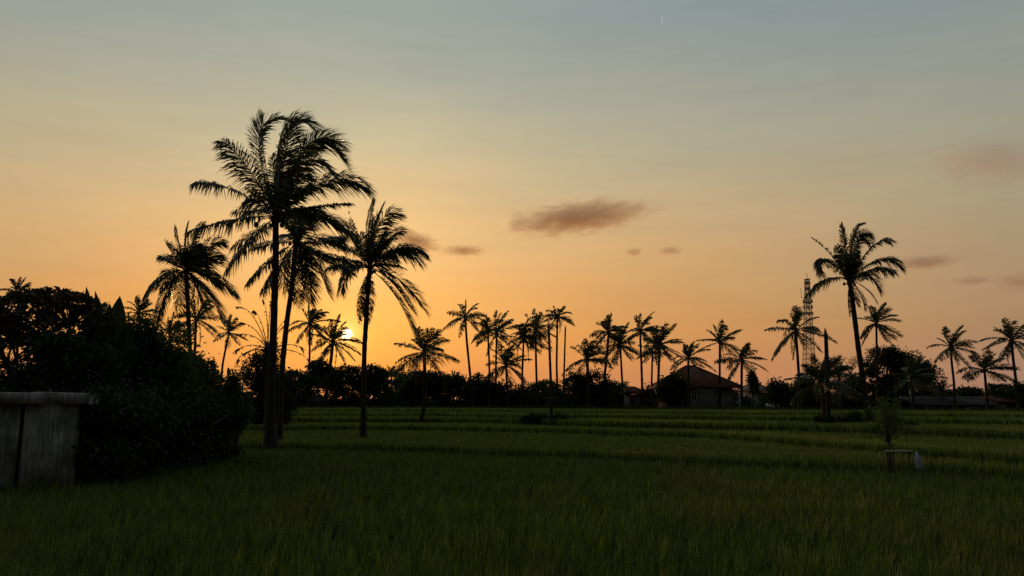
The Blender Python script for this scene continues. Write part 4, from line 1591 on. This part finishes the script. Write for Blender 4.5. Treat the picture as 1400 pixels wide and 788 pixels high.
def mast():
    d = 165
    k = mpp(d)
    p = at(1105, 562, d)
    zf = gz(p[0], p[1])
    root = thing('radio_mast', (p[0], p[1], zf), 'slim steel lattice mast hung with antennas behind the palms', 'mast')
    Z = lambda py: at(1105, py, d)[2] - zf
    H = Z(382)
    loc = np.array(root.location)

    def half(z):
        t = z / H
        return (9.5 * (1 - t) ** 1.15 + 3.4) * k / 1.0 * .95

    def cen(z):
        t = z / H
        x = (1 - t) * (at(1108, 562, d)[0] - p[0]) + t * (at(1103.5, 382, d)[0] - p[0])
        return x
    levels = np.linspace(0, H, 26)
    legs = MB()
    for sx, sy in ((-1, -1), (1, -1), (1, 1), (-1, 1)):
        legs.tube([(cen(z) + sx * half(z) * .7, sy * half(z) * .7, z) for z in levels], [.085] * len(levels), 5)
    legs.build('leg_frame', M['metal'], root)
    br = MB()
    for a, b_ in zip(levels[:-1], levels[1:]):
        co = lambda z, s: np.array([cen(z) + s[0] * half(z) * .7, s[1] * half(z) * .7, z])
        cs = [(-1, -1), (1, -1), (1, 1), (-1, 1)]
        for i in range(4):
            s, t = cs[i], cs[(i + 1) % 4]
            br.bar(co(b_, s), co(b_, t), .08)
            br.bar(co(a, s), co(b_, t), .06)
            br.bar(co(a, t), co(b_, s), .06)
    br.build('bracing', M['metal'], root)
    for py, r in ((412, 6.2), (420, 6.2), (429, 6.5), (387, 3.6), (395, 3.6)):
        for a in (0, 1.05, 2.1, 3.14, 4.2, 5.2):
            m = MB()
            z = Z(py)
            m.box((cen(z) + math.cos(a) * r * k, math.sin(a) * r * k, z), (.17, .2, 4.6 * k), a)
            m.bar((cen(z) + math.cos(a) * r * k * .5, math.sin(a) * r * k * .5, z), (cen(z) + math.cos(a) * (r * k - .14), math.sin(a) * (r * k - .14), z), .08)
            m.build('antenna', M['antenna'], root)
    m = MB()
    zt = Z(382)
    m.bar((cen(H), 0, H - .2), (cen(H), 0, Z(373)), .1)
    m.build('whip_aerial', M['metal'], root)
    m = MB()
    z = Z(407)
    m.bar((cen(z), 0, z), (cen(z) - 8.5 * k, 0, z), .1)
    m.bar((cen(z) - 8.5 * k, 0, z - .2), (cen(z) - 8.7 * k, 0, Z(394)), .1)
    m.build('side_aerial', M['metal'], root)
    for py, r in ((382, 4.2), (402, 4.5), (414, 7), (428, 7)):
        m = MB()
        z = Z(py)
        m.box((cen(z), 0, z), (r * 2 * k * .8, r * 2 * k * .8, .1))
        m.build('platform', M['metal'], root)


mast()


# ------------------------------------------------------------------ clouds, moon
SUN_R = ray(474, 457)
SUN_D = SUN_R / np.linalg.norm(SUN_R)


def cloud_mat(name, dens, col, seed, sx):
    m, nt, out = new_mat(name)
    tc = nt.nodes.new('ShaderNodeTexCoord')
    # falloff to the rim of the cloud's own volume (object space: unit ellipsoid)
    ln = nt.nodes.new('ShaderNodeVectorMath')
    ln.operation = 'LENGTH'
    nt.links.new(tc.outputs['Object'], ln.inputs[0])
    fall = nt.nodes.new('ShaderNodeMapRange')
    fall.inputs[1].default_value = .05
    fall.inputs[2].default_value = 1.0
    fall.inputs[3].default_value = 1.0
    fall.inputs[4].default_value = -.25
    nt.links.new(ln.outputs['Value'], fall.inputs[0])
    mp = nt.nodes.new('ShaderNodeMapping')
    mp.inputs['Scale'].default_value = (sx, sx, 1.6)
    mp.inputs['Location'].default_value = (seed * 3.1, seed * 1.7, seed)
    nt.links.new(tc.outputs['Object'], mp.inputs[0])
    nz = nt.nodes.new('ShaderNodeTexNoise')
    nz.inputs['Scale'].default_value = 2.3
    nz.inputs['Detail'].default_value = 8
    nz.inputs['Roughness'].default_value = .66
    nt.links.new(mp.outputs[0], nz.inputs['Vector'])
    add = nt.nodes.new('ShaderNodeMath')
    add.operation = 'MULTIPLY_ADD'
    add.inputs[1].default_value = 2.6
    add.inputs[2].default_value = -1.36
    nt.links.new(nz.outputs['Fac'], add.inputs[0])
    sm = nt.nodes.new('ShaderNodeMath')
    sm.operation = 'ADD'
    nt.links.new(add.outputs[0], sm.inputs[0])
    nt.links.new(fall.outputs[0], sm.inputs[1])
    mr = nt.nodes.new('ShaderNodeMapRange')
    mr.inputs[1].default_value = .02
    mr.inputs[2].default_value = 1.1
    mr.inputs[3].default_value = 0
    mr.inputs[4].default_value = dens
    nt.links.new(sm.outputs[0], mr.inputs[0])
    pv = nt.nodes.new('ShaderNodeVolumePrincipled')
    pv.inputs['Color'].default_value = (*col, 1)
    pv.inputs['Anisotropy'].default_value = .3
    nt.links.new(mr.outputs[0], pv.inputs['Density'])
    nt.links.new(pv.outputs[0], out.inputs['Volume'])
    m.cycles.volume_step_rate = 1.0
    return m


def cloud(label, px, py, wpx, hpx, dens, col, seed, tilt=0.0, dist=1800):
    r = ray(px, py)
    r = r / np.linalg.norm(r)
    c = CAM + r * dist
    k = dist / F
    bmv, bmf = [], []
    nu, nv = 28, 14
    rng = np.random.default_rng(seed)
    ph = rng.uniform(0, 6, 6)
    for i in range(nv + 1):
        th = math.pi * i / nv
        for j in range(nu):
            a = 2 * math.pi * j / nu
            q = 1 + .07 * math.sin(3 * a + ph[0]) * math.sin(th) + .05 * math.sin(5 * a + ph[1] + 2 * th)
            bmv.append([q * math.sin(th) * math.cos(a), q * math.sin(th) * math.sin(a), q * math.cos(th)])
    for i in range(nv):
        for j in range(nu):
            bmf.append((i * nu + j, (i + 1) * nu + j, (i + 1) * nu + (j + 1) % nu, i * nu + (j + 1) % nu))
    m = MB()
    m.add(bmv, bmf)
    o = m.build('cloud', cloud_mat('cloud_vapour', dens / (hpx * k), col, seed, wpx / hpx * .55), None)
    o.location = Vector(c)
    o.rotation_euler = (0, -tilt, -math.atan2(r[0], r[1]))
    o.scale = (wpx / 2 * k, hpx * k * .9, hpx / 2 * k)
    tag(o, label, 'cloud', 'small clouds in the evening sky')


WARM = (.99, .83, .62)
cloud('largest cloud, a long grey brown wisp in mid sky', 791, 298, 274, 58, 6.0, WARM, 1, .10)
cloud('orange cloud puff touching the slim palm crown', 568, 330, 90, 36, 3.6, (.99, .72, .45), 2, -.25)
cloud('small flat orange cloud between slim palm and largest cloud', 634, 343, 84, 21, 2.6, (.99, .72, .45), 3)
cloud('tiny pinkish cloud dot under the right tip of the largest cloud', 866, 345, 34, 17, 2.0, WARM, 4)
cloud('tiny flat pinkish cloud, right one of the two dots', 916, 343, 50, 17, 2.0, WARM, 5)
cloud('dull pink cloud streak high at the right edge', 1356, 222, 190, 76, 1.6, (.96, .90, .85), 6, -.12)
cloud('grey cloud bar right of the leaning palm crown', 1262, 359, 108, 25, 3.4, (.95, .82, .70), 7)
cloud('faint grey cloud scrap low right of the grey bar', 1330, 384, 64, 17, 2, (.95, .82, .70), 8)
cloud('faint cloud cut by the right picture edge', 1392, 386, 66, 32, 2.2, (.95, .82, .70), 9)


def moon():
    dist = 2000.0
    r = ray(910, 28)
    r = r / np.linalg.norm(r)
    c = CAM + r * dist
    k = dist / F
    R = 5.6 * k
    n = 24
    vs, fs = [], []
    side = np.cross(r, [0, 0, 1])
    side /= np.linalg.norm(side)
    up = np.cross(side, r)
    lit = math.radians(168)          # the horns point away from the sun
    for i in range(n + 1):
        a = lit + math.radians(-80 + 160 * i / n)
        outer = R
        th = .30 * R * max(0.02, math.cos(math.radians(-80 + 160 * i / n)))
        d = side * math.cos(a) + up * math.sin(a)
        for off in (-.4, .4):
            vs.append(d * outer + r * off * R * .2)
            vs.append(d * (outer - th) + r * off * R * .2)
    for i in range(n):
        a = i * 4
        fs += [(a, a + 1, a + 5, a + 4), (a + 2, a + 6, a + 7, a + 3), (a, a + 4, a + 6, a + 2), (a + 1, a + 3, a + 7, a + 5)]
    fs += [(0, 2, 3, 1), (n * 4, n * 4 + 1, n * 4 + 3, n * 4 + 2)]
    m, nt, out = new_mat('moonlight')
    e = nt.nodes.new('ShaderNodeEmission')
    tc = nt.nodes.new('ShaderNodeTexCoord')
    nz = nt.nodes.new('ShaderNodeTexNoise')
    nz.inputs['Scale'].default_value = .2
    nt.links.new(tc.outputs['Object'], nz.inputs['Vector'])
    rp = nt.nodes.new('ShaderNodeValToRGB')
    rp.color_ramp.elements[0].color = (.36, .385, .36, 1)
    rp.color_ramp.elements[1].color = (.42, .445, .42, 1)
    nt.links.new(nz.outputs['Fac'], rp.inputs[0])
    nt.links.new(rp.outputs[0], e.inputs[0])
    nt.links.new(e.outputs[0], out.inputs[0])
    b_ = MB()
    b_.add(vs, fs)
    o = b_.build('moon', m, None)
    o.location = Vector(c)
    tag(o, 'faint thin crescent moon high in the grey sky', 'moon')


moon()

# ------------------------------------------------------------------ sky, sun
SUN_EL = math.asin(SUN_D[2])
SUN_AZ = math.atan2(SUN_D[0], SUN_D[1])


def lin(c):
    out = []
    for v in c:
        v = v / 255.0
        out.append(v / 12.92 if v <= .04045 else ((v + .055) / 1.055) ** 2.4)
    return (*out, 1)


def build_world():
    w = bpy.data.worlds.new('World')
    SC.world = w
    w.use_nodes = True
    nt = w.node_tree
    for n in list(nt.nodes):
        nt.nodes.remove(n)
    N, K = nt.nodes.new, nt.links.new
    out = N('ShaderNodeOutputWorld')
    tc = N('ShaderNodeTexCoord')
    D = tc.outputs['Generated']

    def math_(op, a, b_=None, c=None):
        n = N('ShaderNodeMath')
        n.operation = op
        for i, v in enumerate((a, b_, c)):
            if v is None:
                continue
            if isinstance(v, (int, float)):
                n.inputs[i].default_value = v
            else:
                K(v, n.inputs[i])
        return n.outputs[0]

    def ramp(f, stops, interp='LINEAR'):
        r = N('ShaderNodeValToRGB')
        r.color_ramp.interpolation = interp
        e = r.color_ramp.elements
        e[0].position, e[0].color = stops[0]
        e[1].position, e[1].color = stops[-1]
        for p, c in stops[1:-1]:
            q = e.new(p)
            q.color = c
        K(f, r.inputs[0])
        return r.outputs[0]

    def mix(f, a, b_, mode='MIX'):
        m = N('ShaderNodeMixRGB')
        m.blend_type = mode
        for i, v in enumerate((f, a, b_)):
            if isinstance(v, (int, float)):
                m.inputs[i].default_value = v
            elif isinstance(v, tuple):
                m.inputs[i].default_value = v
            else:
                K(v, m.inputs[i])
        return m.outputs[0]
    sep = N('ShaderNodeSeparateXYZ')
    K(D, sep.inputs[0])
    x, y, z = sep.outputs
    # gentle uneven haze so the bands are not ruler straight
    mp = N('ShaderNodeMapping')
    mp.inputs['Scale'].default_value = (2.2, 2.2, 9)
    K(D, mp.inputs[0])
    nz = N('ShaderNodeTexNoise')
    nz.inputs['Scale'].default_value = 1.6
    nz.inputs['Detail'].default_value = 4
    K(mp.outputs[0], nz.inputs['Vector'])
    wob = math_('MULTIPLY_ADD', nz.outputs['Fac'], .06, -.03)
    el = math_('DIVIDE', math_('ADD', math_('ARCSINE', z), wob), math.pi / 2)
    el = math_('MAXIMUM', el, 0.0)
    az = math_('ARCTAN2', x, y)
    daz = math_('ABSOLUTE', math_('SUBTRACT', az, SUN_AZ))
    daz = math_('MINIMUM', daz, math_('SUBTRACT', 2 * math.pi, daz))
    dz = math_('DIVIDE', daz, math.pi)
    E = lambda deg: deg / 90.0
    sunside = ramp(el, [(E(0), lin((236, 136, 66))), (E(2.5), lin((248, 154, 58))), (E(5), lin((250, 165, 66))), (E(8), lin((245, 174, 90))), (E(11), lin((242, 186, 116))), (E(14.5), lin((226, 188, 132))), (E(19), lin((201, 187, 150))), (E(24), lin((174, 175, 156))), (E(28.5), lin((156, 165, 158))), (E(45), lin((154, 166, 166))), (E(89), lin((152, 166, 170)))])
    farside = ramp(el, [(E(0), lin((160, 124, 104))), (E(2), lin((168, 128, 104))), (E(5), lin((172, 137, 101))), (E(8), lin((172, 144, 109))), (E(11), lin((171, 150, 119))), (E(14.5), lin((169, 157, 129))), (E(19), lin((157, 157, 140))), (E(24), lin((143, 150, 147))), (E(28.5), lin((131, 144, 151))), (E(45), lin((138, 152, 160))), (E(89), lin((152, 166, 170)))])
    fa = ramp(dz, [(0, (1, 1, 1, 1)), (5 / 180, (.95,) * 3 + (1,)), (13 / 180, (.72,) * 3 + (1,)), (22 / 180, (.5,) * 3 + (1,)), (34 / 180, (.27,) * 3 + (1,)), (47 / 180, (0, 0, 0, 1)), (1, (0, 0, 0, 1))])
    sky = mix(fa, farside, sunside)
    # the sky opposite the sunset is much darker and bluer
    # faint cirrus streaks and uneven haze
    mp2 = N('ShaderNodeMapping')
    mp2.inputs['Scale'].default_value = (2.0, 2.0, 15)
    mp2.inputs['Rotation'].default_value = (.06, .05, 0)
    K(D, mp2.inputs[0])
    nz2 = N('ShaderNodeTexNoise')
    nz2.inputs['Scale'].default_value = 2.4
    nz2.inputs['Detail'].default_value = 6
    nz2.inputs['Roughness'].default_value = .6
    K(mp2.outputs[0], nz2.inputs['Vector'])
    cir = ramp(nz2.outputs['Fac'], [(.3, (.955, .95, .955, 1)), (.5, (1, 1, 1, 1)), (.72, (1.05, 1.03, 1.0, 1))])
    sky = mix(1.0, sky, cir, 'MULTIPLY')
    # glow and disc of the sun
    vm = N('ShaderNodeVectorMath')
    vm.operation = 'DOT_PRODUCT'
    vm.inputs[1].default_value = tuple(SUN_D)
    K(D, vm.inputs[0])
    ang = math_('MULTIPLY', math_('ARCCOSINE', math_('MINIMUM', vm.outputs['Value'], 1.0)), 180 / math.pi)
    back = ramp(math_('DIVIDE', ang, 180.0), [(0, (1, 1, 1, 1)), (52 / 180, (1, 1, 1, 1)), (85 / 180, (.8, .82, .86, 1)), (112 / 180, (.36, .38, .42, 1)), (145 / 180, (.17, .19, .22, 1)), (1, (.14, .16, .19, 1))])
    sky = mix(1.0, sky, back, 'MULTIPLY')
    glow = math_('EXPONENT', math_('DIVIDE', ang, -3.2))
    sky = mix(1.0, sky, mix(1.0, (.24, .15, .0, 1), glow, 'MULTIPLY'), 'ADD')
    halo = math_('EXPONENT', math_('POWER', math_('DIVIDE', ang, 15.0), 2.0))
    halo = math_('DIVIDE', 1.0, halo)
    sky = mix(1.0, sky, mix(1.0, (.05, .055, .04, 1), halo, 'MULTIPLY'), 'ADD')
    core = math_('EXPONENT', math_('DIVIDE', ang, -.55))
    sky = mix(1.0, sky, mix(1.0, (.9, .7, .25, 1), core, 'MULTIPLY'), 'ADD')
    disc = N('ShaderNodeMapRange')
    disc.interpolation_type = 'SMOOTHSTEP'
    disc.inputs[1].default_value = .46
    disc.inputs[2].default_value = .34
    disc.inputs[3].default_value = 0
    disc.inputs[4].default_value = 1
    K(ang, disc.inputs[0])
    sky = mix(1.0, sky, mix(1.0, (4.5, 3.8, 2.0, 1), disc.outputs[0], 'MULTIPLY'), 'ADD')
    bg = N('ShaderNodeBackground')
    K(sky, bg.inputs[0])
    bg.inputs[1].default_value = .97
    ns = N('ShaderNodeTexSky')
    ns.sky_type = 'NISHITA'
    ns.sun_disc = False
    ns.sun_elevation = SUN_EL
    ns.sun_rotation = SUN_AZ
    ns.dust_density = 6
    ns.air_density = 1.5
    bg2 = N('ShaderNodeBackground')
    K(ns.outputs[0], bg2.inputs[0])
    bg2.inputs[1].default_value = .004
    ad = N('ShaderNodeAddShader')
    K(bg.outputs[0], ad.inputs[0])
    K(bg2.outputs[0], ad.inputs[1])
    K(ad.outputs[0], out.inputs[0])


build_world()

sl = bpy.data.lights.new('sun', 'SUN')
sl.energy = .7
sl.angle = math.radians(.6)
sl.color = (1, .55, .22)
so = bpy.data.objects.new('sun', sl)
C.objects.link(so)
so.rotation_euler = Vector(SUN_D).to_track_quat('Z', 'Y').to_euler()

# ------------------------------------------------------------------ camera
cd = bpy.data.cameras.new('camera')
cd.sensor_width = 36
cd.lens = 36 * F / 1400
cd.clip_end = 6000
co = bpy.data.objects.new('camera', cd)
C.objects.link(co)
co.location = Vector(CAM)
co.rotation_euler = (math.pi / 2 + PITCH, 0, 0)
SC.camera = co

SC.render.engine = 'CYCLES'
SC.cycles.use_denoising = False
SC.cycles.max_bounces = 6
SC.cycles.volume_bounces = 4
SC.cycles.transparent_max_bounces = 8
SC.cycles.volume_max_steps = 128
SC.view_settings.view_transform = 'Standard'
SC.view_settings.look = 'None'
SC.view_settings.gamma = 1
SC.view_settings.exposure = 0
SC.view_settings.use_curve_mapping = False
